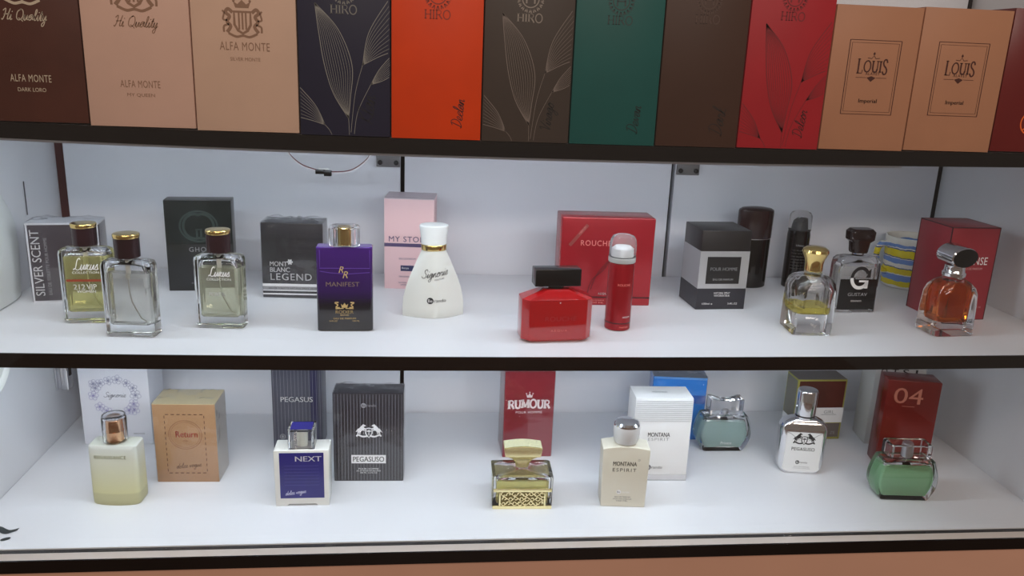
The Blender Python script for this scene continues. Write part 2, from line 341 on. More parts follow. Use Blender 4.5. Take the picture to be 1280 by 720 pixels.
# ------------------------------------------------------------------ structure
struct(G().box(-1.2, 2.4, -3.2, 0.05, -0.80, -0.78).obj('floor', FLOOR_M))
struct(G().box(-0.03, W+0.03, 0.030, 0.036, -0.10, 0.80).obj('wall_back', DARK_GAP))
struct(G().box(-0.022, -0.004, -0.3285, 0.0295, -0.0125, 0.78).obj('wall_left', WHITE_BOARD, bevel=0.0005, segs=1))
struct(G().box(W+0.004, W+0.022, -0.3285, 0.0295, -0.0125, 0.78).obj('wall_right', WHITE_BOARD, bevel=0.0005, segs=1))
def hinge_plate(door, x0, x1, z0, z1, screws=True):
    p = G().box(x0, x1, -0.0035, 0.0, z0, z1).obj('hinge_plate', mat('hinge_steel', rgb(140, 140, 142), .35, .7), door, bevel=0.0008)
    for sx in (x0+0.005, x1-0.005):
        G().lathe([(0.0001, 0), (0.0032, 0), (0.0032, 0.002), (0.0015, 0.003), (0.0001, 0.003)], 14).xf(Matrix.Translation((sx, -0.0033, z0+0.006)) @ Matrix.Rotation(PI/2, 4, 'X')).obj('screw', BLACKM, p)
    return p
struct(G().box(-0.0038, 0.0073, 0.0060, 0.0290, -0.012, 0.78).obj('gap_strip_1', mat('maroon_gap', rgb(78, 34, 32), .5)))  # added maroon strip standing in for the reddish streak of the corner gap
struct(G().box(W-0.0043, W+0.0038, 0.0060, 0.0290, -0.012, 0.78).obj('gap_strip_2', DARK_GAP))  # added dark strip standing in for the shade in the corner gap
doors = []
for i, (x0, x1) in enumerate(((0.0075, SEAM1-0.0028), (SEAM1+0.0028, SEAM2-0.0028), (SEAM2+0.0028, W-0.0045))):
    d = struct(G().box(x0, x1, 0.002, 0.018, -0.0120, 0.80).obj('door_%d' % (i+1), DOOR_WHITE, bevel=0.0008, segs=1)); doors.append(d)
hinge_plate(doors[0], 0.4030, 0.4340, 0.3545, 0.392)
hinge_plate(doors[2], 0.8112, 0.8430, 0.3540, 0.392)

def shelf_board(name, label, zf, y0, y1, th):
    root = thing(name, label, 'shelf', (W/2, 0, zf(W/2)), 0, 'display shelves')
    def slab(ya, yb, za, zb):
        g = G(); n = 24; rings = []
        for i in range(n+1):
            x = -0.0035+(W+0.007)*i/n; z = zf(x)-zf(W/2); rings.append([(x-W/2, ya, z+za), (x-W/2, yb, z+za), (x-W/2, yb, z+zb), (x-W/2, ya, z+zb)])
        return g.loft(rings)
    slab(y0+0.002, y1-0.0012, -th, 0.0).obj('board', WHITE_BOARD, root)
    slab(y0, y0+0.0019, -th-0.0004, 0.0002).obj('edge_trim', BLACK_TRIM, root, weld=False)
    return root
shelf_board('display_shelf', 'white upper shelf board with sagging black front edge under the tall cartons', ztop, YF, 0.0, TH)
shelf_board('display_shelf', 'white middle shelf board with black front edge carrying red bottle and purple bottle', zmid, YF, 0.0, TH)
base = thing('cabinet_base', 'white bottom shelf board with sliding groove and black front edge, above salmon panel', 'shelf', (W/2, 0, 0))
G().box(-W/2-0.0035, W/2+0.0035, -0.3284, -0.0022, -0.0115, 0.0).obj('board', WHITE_BOARD, base)
G().box(-W/2-0.0035, W/2+0.0035, -0.3368, -0.3284, -0.0115, -0.0014).obj('glass_groove', mat('groove_metal', rgb(34, 31, 31), 0.6), base)
G().box(-W/2-0.12, W/2+0.12, -0.3490, -0.3368, -0.0115, 0.0).obj('front_strip', mat('cream_laminate', rgb(214, 206, 200), 0.4, noise=0.02, nscale=20), base)
G().box(-W/2-0.12, W/2+0.12, -0.3510, -0.3490, -0.0134, 0.0002).obj('edge_trim', BLACK_TRIM, base)
G().box(-W/2-0.12, W/2+0.12, -0.3486, -0.3300, -0.775, -0.0136).obj('front_panel', SALMON, base)
# ink smears on the bottom board
g = G()
pts = catmull([(0.000,-.2885),(.014,-.2895),(.024,-.2915),(.032,-.2965),(.037,-.2975),(.044,-.2925)], 6)
wid = [.0035+.0022*math.sin(PI*min(1, i/len(pts)*1.1)) for i in range(len(pts))]
top = [(x, y+wv, 0.0004) for (x, y), wv in zip(pts, wid)]; bot = [(x, y-wv*.6, 0.0004) for (x, y), wv in zip(pts, wid)]
g.add(top+bot, [(i, i+len(pts), i+1+len(pts), i+1) for i in range(len(pts)-1)])
g.add([(.0395+.0045*math.cos(a*PI/8), -.310+.0032*math.sin(a*PI/8)+.0015*math.cos(a*PI/8), 0.0004) for a in range(16)], [tuple(range(16))])
o = g.obj('ink_mark', mat('dark_paint', rgb(38, 48, 50), 0.4), base); o.location = (-W/2, 0, 0)
# sliding glass front
gp = struct(G().box(-0.003, W+0.003, -0.3345, -0.3305, -0.0011, 0.78).obj('window_1', PANE))

LED_END = 0.36
# LED strips under the two shelves
def led(zf, label, y=-0.286):
    r = thing('led_strip', label, 'light', (W/2, y, zf(W/2)-TH-0.001), 0, 'light strips under the shelves')
    def bar(ya, yb, za, zb, x1=LED_END, zc=None):
        zc = zb if zc is None else zc
        n = 20; ring = []
        for i in range(n+1):
            x = -.585+(x1+.585)*i/n; dz = zf(x+W/2)-zf(W/2); ring.append([(x, ya, dz+za), (x, yb, dz+za), (x, yb, dz+(zb if zb > za else zc)), (x, ya, dz+zb)])
        return G().loft(ring)
    def tape(x1):                      # light lens tilted towards the back of the case
        n = 20; ring = []
        for i in range(n+1):
            x = -.582+(x1+.582)*i/n; dz = zf(x+W/2)-zf(W/2); ring.append([(x, -.0005, dz-.0054), (x, .0110, dz-.0006), (x, .0110, dz-.0001), (x, -.0015, dz-.0001)])
        return G().loft(ring)
    g = bar(-0.008, 0.012, 0.0, 0.0008); k = bar(-.008, -.0072, -.0052, 0.0); g.add(k.v, k.f); g.obj('channel', SATIN, r)
    tape(LED_END-.004).obj('diode_tape', mat('led_light', LED_COLOR, 0.5, emit=LED_COLOR, estr=LED_POWER), r)
    return r
led(lambda x: ztop(x)-0.0004, 'cool white light strip under the upper shelf front edge')
led(lambda x: zmid(x)-0.0004, 'cool white light strip under the middle shelf front edge')

# cable hanging under the upper shelf
cb = thing('light_cable', 'thin red and white light cable looping down below the upper shelf with black plug', 'cable', (0.3371, -0.10, 0.36))
def cab(off): return [(x-0.3371, 0.0+off, z-0.36+off) for x, z in catmull([(.293,.4125),(.2985,.398),(.303,.384),(.311,.3735),(.322,.3655),(.3375,.3605)], 6)]
def cab2(off): return [(x-0.3371, 0.0+off, z-0.36+off) for x, z in catmull([(.354,.3585),(.369,.3590),(.3815,.3625),(.393,.3705),(.4005,.379),(.404,.390),(.407,.4125)], 6)]
G().tube(cab(0.0), 0.0008).tube(cab2(0.0), 0.0008).obj('white_wire', mat('white_wire', rgb(225, 222, 225), 0.4), cb)
G().tube(cab(0.0012), 0.0007).tube(cab2(0.0012), 0.0007).obj('red_wire', mat('red_wire', rgb(110, 35, 40), 0.4), cb)
pl = G().box(-.0005, .0105, -.003, .003, -.0030, .0022).box(.0095, .0185, -.0038, .0038, -.0052, .0012).obj('plug', BLACK, cb, bevel=0.0006)
G().box(.003, .015, -.002, .002, .0022, .0042).obj('latch', INKW, cb, bevel=0.0004)

# side wall things at the left end
hb = thing('door_bracket', 'small grey metal bracket low on the side wall by the white floral carton', 'bracket', (-0.004, -0.045, 0.06))
G().box(0.0, 0.0025, -.022, .022, 0.004, .07).obj('plate', SATIN, hb, bevel=0.0006)
G().box(0.0025, 0.012, -.012, .004, 0.0, .05).obj('slide', CHROME, hb, bevel=0.001)
G().box(0.012, 0.0128, -.007, -.001, 0.018, .034).obj('slot', BLACKM, hb)
dsk = thing('round_dish', 'white round dish with raised double rim fixed to the side wall under middle shelf', 'dish', (-0.004, -0.2235, 0.168))
MX = Matrix.Rotation(PI/2, 4, 'Y')
G().lathe([(0.0001, 0.0), (.048, 0.0), (.048, .006), (.046, .008), (.044, .006), (.0415, .006), (.0395, .009), (.037, .006), (.0001, .009)], 48).xf(MX).obj('dish_body', mat('white_plastic', rgb(232, 234, 230), 0.3), dsk)
# bulging white plastic sack against the wall above
sk = thing('plastic_sack', 'bulging white plastic sack leaning on the side wall behind the dark square carton', 'bag', (-0.0038, -0.186, zmid(0.01)+0.0004))
rings = []
for k in range(15):
    t = k/14; z = 0.001+t*0.170; bulge = (0.5+0.5*math.cos(PI*max(0, t-.45)/.55)) if t > .45 else 1.0
    hw = 0.058*(0.93+0.07*math.sin(t*PI))*(bulge*.75+.25) ; dp = 0.013*(.35+.65*bulge)*(0.75+0.25*math.sin(PI*min(1, t*1.3+.15)))
    rings.append([(0.0006+dp*max(0, math.sin(PI*i/18))**0.8, -hw*math.cos(PI*i/18)+0.003*math.sin(5*t), z) for i in range(19)]+[(0.0004, hw*.9, z), (0.0004, -hw*.9, z)])
G().loft(rings).obj('sack_body', mat('white_sack', rgb(232, 236, 234), 0.45, bump=0.15, bscale=25), sk)
G().box(-0.0, .0004, .0, .002, .085, .125).obj('dark_tape', mat('dark_tape', rgb(90, 88, 92), 0.5), sk).location = (0.0003, 0.098, 0)

# ------------------------------------------------------------------ cartons
def carton(label, x, y, rot, wd, d, h, z, m, bevel=0.0006, group=None, name='perfume_carton'):
    r = thing(name, label, 'box', (x, y, z), rot, group)
    G().box(-wd/2, wd/2, -d/2, d/2, 0.0, h).obj('carton', m, r, bevel=bevel)
    r['front'] = -d/2-0.0002; return r
def wrap(r, wd, d, h, crinkle=True, seed=1):
    """loose clear film over a carton with folded, crumpled top"""
    e = 0.0007; g = G(); rnd = random.Random(seed); n = 14
    ring = rr(wd+2*e, d+2*e, 0.0012, 0.0004, 2); g.loft([ring, [(a, b, h-0.001) for a, b, c in ring], [(a*.995, b*.99, h+e) for a, b, c in ring]], False, False)
    vs, fs = [], []
    for j in range(6):
        for i in range(n+1):
            u, v = i/n-.5, j/5-.5; edge = (abs(u) > .49 or abs(v) > .49)
            fold = 0.0035*max(0, 1-abs(abs(u)*2-abs(v)*2)*3) if crinkle else 0
            vs.append((u*(wd+e), v*(d+e), h+e+(0 if edge else rnd.uniform(0.0004, 0.002)+fold*rnd.uniform(.5, 1))))
    for j in range(5):
        for i in range(n): a = j*(n+1)+i; fs.append((a, a+1, a+n+2, a+n+1))
    g.add(vs, fs)
    return g.obj('film_wrap', WRAP, r, angle=10)
def band(r, wd, d, z0, z1, m, name='band', e=0.00012): return G().box(-wd/2-e, wd/2+e, -d/2-e, d/2+e, z0, z1).obj(name, m, r)
def panel(r, x0, x1, z0, z1, m, name='face_panel', dy=0.0): return G().rect(x0, x1, z0, z1, r['front']+dy).obj(name, m, r, fixn=False)

# --- top shelf row: twelve tall cartons seen from the front
def top_carton(label, x0, x1, h, m, d=0.05, group='tall cartons in a row on the upper shelf'):
    xm = (x0+x1)/2; z = max(ztop(x0), ztop(x1))+0.0004
    return carton(label, xm, YF+0.0006+d/2, 0.0, x1-x0-0.0012, d, h, z, m, bevel=0.0005, group=group)
def ink(name, c, rough=0.4, metal=0.0): return mat(name, c, rough, metal)
TAN = ink('tan_print', rgb(146, 110, 86)); CRM = ink('cream_print', rgb(205, 188, 165)); DKB = ink('dark_brown_print', rgb(86, 42, 28))
M_DKBR = mat('dark_brown_card', rgb(84, 46, 36), 0.45, spec=0.25, noise=0.12, nscale=25)
M_BEIGE = mat('beige_card', rgb(214, 177, 159), 0.5, spec=0.25, noise=0.03, nscale=20)
M_BEIGE2 = mat('warm_beige_card', rgb(214, 180, 158), 0.5, spec=0.25, noise=0.03, nscale=22)
LSP = [(0.0790, 0.1703), (0.1703, 0.2621), (0.2621, 0.3533), (0.3533, 0.4355), (0.4355, 0.519), (0.519, 0.6021), (0.6021, 0.6856), (0.6856, 0.7665), (0.7665, 0.8491), (0.8491, 0.9368), (0.9368, 1.0281), (1.0281, 1.1130)]
for i, (lab, m, pm, low) in enumerate((
        ('dark brown tall carton with pale crest and script words, first of the top row', M_DKBR, CRM, 'DARK LORO'),
        ('beige tall carton with faded crest and script words, beside the dark brown one', M_BEIGE, TAN, 'MY QUEEN'),
        ('beige tall carton with crowned crest high on its face, beside the navy one', M_BEIGE2, TAN, 'SILVER MONTE'))):
    r = top_carton(lab, *LSP[i], 0.172, m); y = r['front']
    if i < 2:
        lion_crest(r, 0, .113, .038, y, pm); script(r, 'Hi Quality', 0, .0885, .036, y, pm, 0.0007)
        txt(r, 'ALFA MONTE', 0, .0375, .0062, y, pm, wd=.034, space=1.1); txt(r, low, 0, .0278, .0034, y, pm, wd=.0235)
    else:
        lion_crest(r, -.001, .0945, .033, y, pm); txt(r, 'ALFA MONTE', 0, .0745, .0072, y, pm, wd=.043, space=1.1); txt(r, low, 0, .0635, .003, y, pm, wd=.026)
def leaves(r, y, m, pen=0.00038):
    U = 0.0001713; T = lambda p: ((p[0]-245)*U, (700-p[1])*U); hw = 0.0407; g = G()
    def curve(pts, wdt=pen):
        q = [p for p in [T(p) for p in catmull(pts, 8)]]
        run = []
        for p in q+[None]:
            if p and abs(p[0]) <= hw and p[1] > 0.0005: run.append(p)
            else:
                if len(run) > 1: g.stroke(run, wdt, y)
                run = []
    for k in range(12):
        t = k/11; c1 = (140+t*143, 330+20*math.sin(t*PI)); c0 = (115+t*100, 170-t*15); c2 = (185+t*88, 480+t*20)
        curve([(98, 28), c0, c1, c2, (262, 608)], pen*(1.6 if k in (0, 11) else .8))
    for k in range(11):
        t = k/10; curve([(338, 330), (372+t*60, 165+t*115), (470+t*55, 5+t*240)], pen*(1.4 if k in (0, 10) else .8))
    for k in range(9):
        t = k/8; curve([(380, 428), (425+t*20, 350+t*55), (490+t*10, 275+t*95)], pen*(1.4 if k in (0, 8) else .8))
    for k in range(9):
        t = k/8; curve([(138, 645), (90-t*15, 545+t*80), (12, 455+t*155)], pen*(1.4 if k in (0, 8) else .8))
    curve([(262, 608), (264, 650), (265, 698)]); curve([(338, 330), (298, 480), (272, 698)]); curve([(380, 428), (312, 570), (290, 698)]); curve([(138, 645), (160, 670), (174, 698)])
    return g.obj('leaf_print', m, r, fixn=False)
def wreath(r, x, z, s, y, m):
    g = G(); g.stroke(arc(x, z, s*.72, s*.72, 0, 360, 24)[:-1], s*.1, y, closed=True)
    g.stroke([(x-s*.35, z-s*.4), (x-s*.35, z+s*.45)], s*.14, y); g.stroke([(x+s*.35, z-s*.4), (x+s*.35, z+s*.45)], s*.14, y); g.stroke([(x-s*.35, z), (x+s*.35, z)], s*.1, y)
    for k in range(-6, 7):
        a = math.radians(270+k*19)
        for q in (-.35, .35):
            p = (x+s*.88*math.cos(a), z+s*.88*math.sin(a)); g.stroke([p, (p[0]+s*.3*math.cos(a+q+k*.05), p[1]+s*.3*math.sin(a+q+k*.05))], s*.1, y)
    return g.obj('wreath_emblem', m, r, fixn=False)
HIRO = [
 (3, 'navy tall carton with fine silver leaf drawing, beside the orange one', rgb(40, 40, 62), ink('silver_leaf_print', rgb(150, 148, 142)), ink('dim_silver_print', rgb(128, 126, 122)), 'Klan', ink('dark_navy_print', rgb(22, 21, 32)), True),
 (4, 'plain bright orange tall carton with dark script word low on its face', rgb(228, 68, 3), None, ink('burnt_print', rgb(150, 42, 12)), 'Declan', ink('maroon_print', rgb(70, 14, 12)), False),
 (5, 'charcoal tall carton with fine pale leaf drawing, between orange and teal', rgb(74, 64, 58), ink('pale_leaf_print', rgb(132, 118, 110)), ink('pale_warm_print', rgb(150, 138, 128)), 'Virago', ink('near_black_print', rgb(26, 22, 22)), True),
 (6, 'plain teal tall carton with dark emblem and script word', rgb(28, 92, 88), None, ink('dark_teal_print', rgb(40, 62, 62)), 'Devan', ink('black_teal_print', rgb(14, 34, 36)), False),
 (7, 'dark brown tall carton with faint script, between teal and crimson', rgb(76, 52, 42), None, ink('brown_emboss_print', rgb(88, 64, 54)), 'Dark', ink('black_brown_print', rgb(34, 24, 22)), False),
 (8, 'crimson tall carton with darker red leaf drawing and script word', rgb(176, 36, 46), ink('deep_red_leaf_print', rgb(134, 24, 34)), ink('deep_red_print', rgb(128, 26, 34)), 'Delcor', ink('wine_print', rgb(78, 12, 20)), True)]
SCRIPT['K'] = ([[(.3,1.9),(.35,1.2),(.15,0)], [(1.1,1.9),(.3,.9),(.7,.3),(1.15,.1)]], 1.1)
for idx, lab, c, leafm, pm, word, wm, lv in HIRO:
    r = top_carton(lab, *LSP[idx], 0.166, mat('card_%d' % idx, c, 0.45, spec=0.25, noise=0.05, nscale=25)); y = r['front']
    z0 = {3: .1105, 4: .1105, 5: .1115, 6: .113, 7: .117, 8: .1225}[idx]
    serif(r, 'HIRO', 0, z0, .0078, y, pm, wd=.024); wreath(r, 0, z0+.0165, .0105, y, pm)
    if leafm: leaves(r, y, leafm, 0.00038 if idx != 8 else 0.0006)
    script(r, word, .0215, .0235, .026, y, wm, 0.0007, rot=84)
    txt_lines(r, [('FOR HER BY HIM' if 0 else 'EAU DE PARFUM', .0262, .0235, .0014, .015)], y, wm) if 0 else None
LOU = mat('kraft_tan_card', rgb(186, 133, 102), 0.45, spec=0.25, noise=0.04, nscale=18)
LPR = ink('brown_print', rgb(74, 30, 20))
for idx, lab in ((9, 'tan carton with double framed brown lettering, next to the crimson carton'), (10, 'tan carton with double framed brown lettering, next to the dark red carton')):
    r = top_carton(lab, *LSP[idx], 0.1345, LOU); y = r['front']; dz = 0.001 if idx == 10 else 0
    g = G(); g.stroke([(-.0258, .0345), (.0258, .0345), (.0258, .1035), (-.0258, .1035)], .0009, y, closed=True)
    g.stroke([(-.0236, .0370), (.0236, .0370), (.0236, .1010), (-.0236, .1010)], .00045, y, closed=True); g.obj('printed_frame', LPR, r, fixn=False)
    serif(r, 'LOUIS', 0, .0795, .0105, y, LPR, wd=.031, tall=(0, 4)); txt(r, 'ALAVEY', .001, .0728, .0026, y, LPR, wd=.0145, space=1.2)
    g = G(); g.stroke([(-.0155, .0690), (-.005, .0690)], .0004, y); g.stroke([(.005, .0690), (.0155, .0690)], .0004, y)
    g.flat([(-.0045, .0690), (0, .0652), (.0045, .0690), (0, .0705)], y); g.stroke([(-.006, .0872), (-.002, .0868), (0, .0895), (.002, .0868), (.006, .0872)], .0006, y)
    g.flat([(0, .0895), (.0012, .0912), (0, .093), (-.0012, .0912)], y); g.obj('ornament', LPR, r, fixn=False)
    txt(r, 'Imperial', 0, .0467, .0048, y, LPR, wd=.0187, bold=.02)
r = top_carton('dark red carton with bright orange ring, last of the top row', *LSP[11], 0.136, mat('dark_red_card', rgb(112, 18, 16), 0.3, noise=0.05, nscale=20)); y = r['front']
RING = mat('bright_orange', rgb(250, 112, 40), 0.4)
g = G(); g.stroke(arc(-.0030, .0285, .0112, .0112, 0, 360, 40)[:-1], .0013, y, closed=True); g.stroke([(-.011, .0215), (.005, .0365)], .0012, y); g.obj('ring_mark', RING, r, fixn=False)  # bright orange ring with diagonal bar, flat on the carton front
G().stroke([(-.0065, .045), (-.0065, .128), (.038, .128)], .0004, y).obj('thin_line', ink('dull_red_print', rgb(160, 60, 50)), r, fixn=False)

# --- middle shelf cartons
r = carton('square dark carton with white edging and vertical lettering, by the side wall', 0.0617, -0.1414, 7.97, .0751, .0336, .0915, zmid(.06), mat('slate_card', rgb(66, 60, 66), 0.3, noise=0.08, nscale=40)); y = r['front']
g = G(); g.stroke([(-.0361, .0012), (.0361, .0012), (.0361, .0903), (-.0361, .0903)], .0024, y, closed=True); g.obj('white_border', mat('silver_white_card', rgb(206, 208, 212), .3), r, fixn=False)
txt(r, 'SILVER SCENT', -.0288, .0460, .0095, y, INKW, wd=.0760, rot=90, bold=.006)
txt(r, 'EAU DE TOILETTE POUR HOMME', -.0185, .0420, .0034, y, INKG, wd=.0660, rot=90, name='small_print')
band(r, .0751, .0336, .0895, .0917, mat('silver_white_card', (1, 1, 1)), 'lid_edge'); wrap(r, .0751, .0336, .0915, seed=2)

r = carton('tall matte black carton with round embossed emblem, behind a clear square bottle', 0.1959, -0.0889, 5.1, .0768, .0254, .1122, zmid(.196), mat('black_card', rgb(36, 38, 40), 0.3)); y = r['front']
panel(r, -.0382, .0382, .0585, .1118, mat('green_black_gloss', rgb(34, 40, 40), 0.16), 'gloss_panel')
g = G(); EM = mat('embossed_gloss', rgb(66, 80, 78), 0.2, 0.3)
g.stroke(arc(0, .0805, .0215, .0185, 0, 360, 40)[:-1], .0022, y-.0002, closed=True, thick=.0003)
for s_ in (1, -1):
    g.stroke([(s_*(-.0040+.0135*math.cos(q)), .0805+.0150*math.sin(q)) for q in [math.radians(k) for k in range(62, 299, 12)]], .0030, y-.0002)
    g.stroke([(s_*.0024, .0672), (s_*.0024, .0765), (s_*-.0040, .0765)], .0026, y-.0002)
g.obj('embossed_emblem', EM, r, fixn=False); txt(r, 'GHOST', .0025, .0520, .0058, y, INKG, wd=.030, space=1.2); txt_lines(r, [('EAU DE TOILETTE', -.002, .010, .0018, .02)], y, INKG)

r = carton('dark grey carton with three white stripes and white lettering, behind the purple bottle', 0.3108, -0.1076, -2.4, .0722, .0377, .0921, zmid(.31), mat('graphite_card', rgb(50, 50, 54), 0.25, noise=0.2, nscale=30, stretch=(0.2, 1, 6))); y = r['front']
wd_, d_ = .0722, .0377
band(r, wd_, d_, .0145, .0178, INKW); band(r, wd_, d_, .0088, .0100, INKW); band(r, wd_, d_, .0040, .0058, INKW)
panel(r, -.036, .036, .0100, .0145, INKG, 'grey_strip', -.0001); txt_lines(r, [('EAU DE TOILETTE NATURAL SPRAY 100 ML', 0, .0122, .0020, .058)], y-.0002, INKK)
txt(r, 'MONT', -.0165, .0425, .0058, y, INKW, wd=.0205, bold=.02); txt(r, 'BLANC', -.0150, .0352, .0058, y, INKW, wd=.0235, bold=.02); txt(r, 'LEGEND', -.0020, .0265, .0085, y, INKW, wd=.0490, space=1.15, bold=.008)
g = G()
for k in range(6): a = k*PI/3; g.stroke([(-.003, .0450), (-.003+.0034*math.cos(a), .0450+.0034*math.sin(a))], .0017, y)
g.obj('star_emblem', INKW, r, fixn=False); wrap(r, wd_, d_, .0921, seed=3)

r = carton('pale pink carton with purple stripe, behind the white flared bottle', 0.4499, -0.0537, -4.6, .0626, .050, .1172, zmid(.45), mat('pale_pink_card', rgb(238, 200, 202), 0.4)); y = r['front']
PUR = ink('plum_print', rgb(74, 58, 100)); txt(r, 'MY STORY', .0005, .0655, .0070, y, PUR, wd=.0520, space=1.1)
panel(r, -.0312, .0312, .0555, .0600, PUR, 'purple_stripe'); g = G()
for k in range(30): g.rect(-.030+k*.002, -.0297+k*.002, .0558, .0597, y-.0001)
g.obj('fine_lines', ink('lilac_print', rgb(150, 138, 170)), r, fixn=False)
txt_lines(r, [('EAU DE PARFUM', -.002, .0400, .0024, .021), ('FOR WOMAN', -.006, .0165, .0022, .013), ('NATURAL SPRAY', -.004, .0085, .0018, .018), ('VAPORISATEUR', -.004, .0055, .0018, .014)], y, PUR)
panel(r, -.0105, .0110, .0238, .0312, ink('ink_blue_print', rgb(48, 52, 92)), 'tag'); txt(r, 'Berya', -.0045, .0275, .0034, y-.0001, INKW, wd=.009, bold=.02)
G().box(-.0313, .0313, -.025, .025, .1165, .1176).obj('lid', mat('grey_pink_card', rgb(206, 190, 196), .4), r)

r = carton('wide glossy red carton behind the red spray can', 0.6902, -0.1209, -1.0, .1153, .0447, .1105, zmid(.69), mat('red_foil_card', rgb(160, 32, 42), 0.24, 0.2, noise=0.05, nscale=15), bevel=0.0015); y = r['front']
RG = ink('rose_print', rgb(222, 130, 122)); txt(r, 'ROUCHE', -.0145, .0790, .0068, y, RG, wd=.0375, space=1.15)
g = G(); g.stroke([(-.047, .0755), (-.026, .1015)], .0042, y); g.obj('diagonal_ribbon', ink('dull_rose_print', rgb(140, 62, 58)), r, fixn=False)
vs, fs = text_mesh('PARFUM'); P = fit(vs, -.032, .0945, .012, .0022); rot2(G().add([(a, y-.0001, b) for a, b in P], fs), -.032, .0945, 51).obj('ribbon_word', RG, r, fixn=False)
g = G(); g.stroke(catmull([(-.022, .0135), (-.017, .032), (-.004, .045), (.004, .058), (-.002, .052), (-.012, .038), (-.018, .020)], 6), .0011, y); g.stroke(catmull([(.006, .062), (.012, .07), (.008, .075), (.003, .066)], 6), .0011, y); g.obj('figure_drawing', ink('wine_line_print', rgb(96, 16, 24)), r, fixn=False)
panel(r, -.0572, .0572, .0098, .0113, ink('wine_stripe', rgb(50, 10, 16)), 'dark_stripe'); txt(r, 'AEQUA', -.001, .0150, .0032, y, INKW, wd=.0145, space=1.3, bold=.02)
txt_lines(r, [('EAU DE PARFUM', -.008, .0065, .0018, .016), ('100 ML', -.008, .0035, .0018, .016)], y, RG)

r = carton('black square carton with silver band round its middle and black label', 0.8322, -0.1287, 2.84, .0632, .0583, .0997, zmid(.83), mat('black_satin_card', rgb(30, 27, 28), 0.35)); y = r['front']
SB = mat('silver_card', rgb(192, 192, 194), 0.32, 0.55); band(r, .0632, .0583, .0270, .0742, SB, 'silver_band')
band(r, .0632, .0583, .0003, .0268, mat('blue_black_card', rgb(40, 40, 48), 0.4), 'lower_band')
panel(r, -.0222, .0212, .0330, .0672, BLACKM, 'face_panel', -.0001); txt(r, 'POUR HOMME', .0002, .0518, .0042, y-.0002, INKG, wd=.035, bold=.015); txt_lines(r, [('EAU DE PARFUM', .0002, .0385, .0024, .026)], y-.0002, INKG)
txt_lines(r, [('NATURAL SPRAY', .001, .0212, .0024, .021), ('VAPORISATEUR', .001, .0178, .0024, .0205)], y-.0001, INKW); txt_lines(r, [('100ml e', -.017, .0075, .0024, .0135)], y-.0001, INKW); txt_lines(r, [('3.4FL.OZ', .016, .0075, .0024, .0125)], y-.0001, INKW)

r = carton('deep red carton with dark edges set cornerwise near the end wall', 1.1214, -0.1725, 2.5, .0637, .0610, .1156, zmid(1.12), mat('brick_red_card', rgb(150, 44, 54), 0.32, 0.15, noise=0.06, nscale=20)); y = r['front']
g = G(); e = .00015; q = .0011; X, Y_, Z = .03185+e, .0305+e, .1156+e
for sx in (-1, 1):
    for sy in (-1, 1): g.box(sx*X-(q if sx > 0 else 0), sx*X+(0 if sx > 0 else q), sy*Y_-(q if sy > 0 else 0), sy*Y_+(0 if sy > 0 else q), 0, Z)
    g.box(sx*X-(q if sx > 0 else 0), sx*X+(0 if sx > 0 else q), -Y_, Y_, Z-q, Z)
for sy in (-1, 1): g.box(-X, X, sy*Y_-(q if sy > 0 else 0), sy*Y_+(0 if sy > 0 else q), Z-q, Z); g.box(-X, X, sy*Y_-(q if sy > 0 else 0), sy*Y_+(0 if sy > 0 else q), 0, q)
g.obj('dark_edging', mat('maroon_edge', rgb(60, 22, 28), 0.35), r)
txt(r, 'INTENSE', .0015, .0745, .0095, y, INKW, wd=.0410, space=1.05); txt_lines(r, [('EAU DE PARFUM', .004, .0650, .0026, .0255), ('100 ML  3.4 FL OZ', .016, .0165, .0018, .018)], y, ink('pink_print', rgb(220, 170, 168)))

# --- bottom shelf cartons
r = carton('white carton with lilac flower ring, behind the frosted pale yellow bottle', 0.0785, -0.0662, -.7, .0849, .0539, .170, 0.0, mat('white_card', rgb(222, 224, 232), 0.42)); y = r['front']
g = G(); LIL = ink('lilac_ink', rgb(140, 134, 186)); rnd = random.Random(3)
g2 = G()
for (fa, fr) in ((130, 1.0), (105, .95), (80, 1.0), (52, .98), (28, 1.02), (2, 1.0), (-30, 1.02), (-55, 1.1), (-115, 1.05), (-138, 1.02), (180, 1.02), (152, 1.0), (143, 1.22), (-45, 1.25)):
    cx, cz = .0255*fr*math.cos(math.radians(fa)), .0675+.0222*fr*math.sin(math.radians(fa)); s_ = rnd.uniform(.0050, .0068); a0 = rnd.uniform(0, 2); tgt = g2 if fa < 0 or fa > 175 else g
    for k in range(5):
        a = a0+k*2*PI/5; px, pz = cx+s_*.55*math.cos(a), cz+s_*.55*math.sin(a); w2 = s_*.42
        tgt.stroke([(px+s_*.5*math.cos(a)*math.cos(t)-w2*math.sin(a)*math.sin(t), pz+s_*.5*math.sin(a)*math.cos(t)+w2*math.cos(a)*math.sin(t)) for t in [j*PI/5 for j in range(10)]], .00042, y, closed=True)
        tgt.stroke([(cx, cz), (cx+s_*.6*math.cos(a), cz+s_*.6*math.sin(a))], .00028, y)
g.obj('flower_ring', ink('slate_lilac_ink', rgb(138, 140, 172)), r, fixn=False); g2.obj('flower_ring', LIL, r, fixn=False)
script(r, 'Signorie', 0, .0675, .0270, y, ink('grey_blue_ink', rgb(96, 98, 112)), .00045, hs=.8); txt_lines(r, [('100 ML 3.4 FL OZ', .026, .0150, .0018, .0135)], y, INKK)

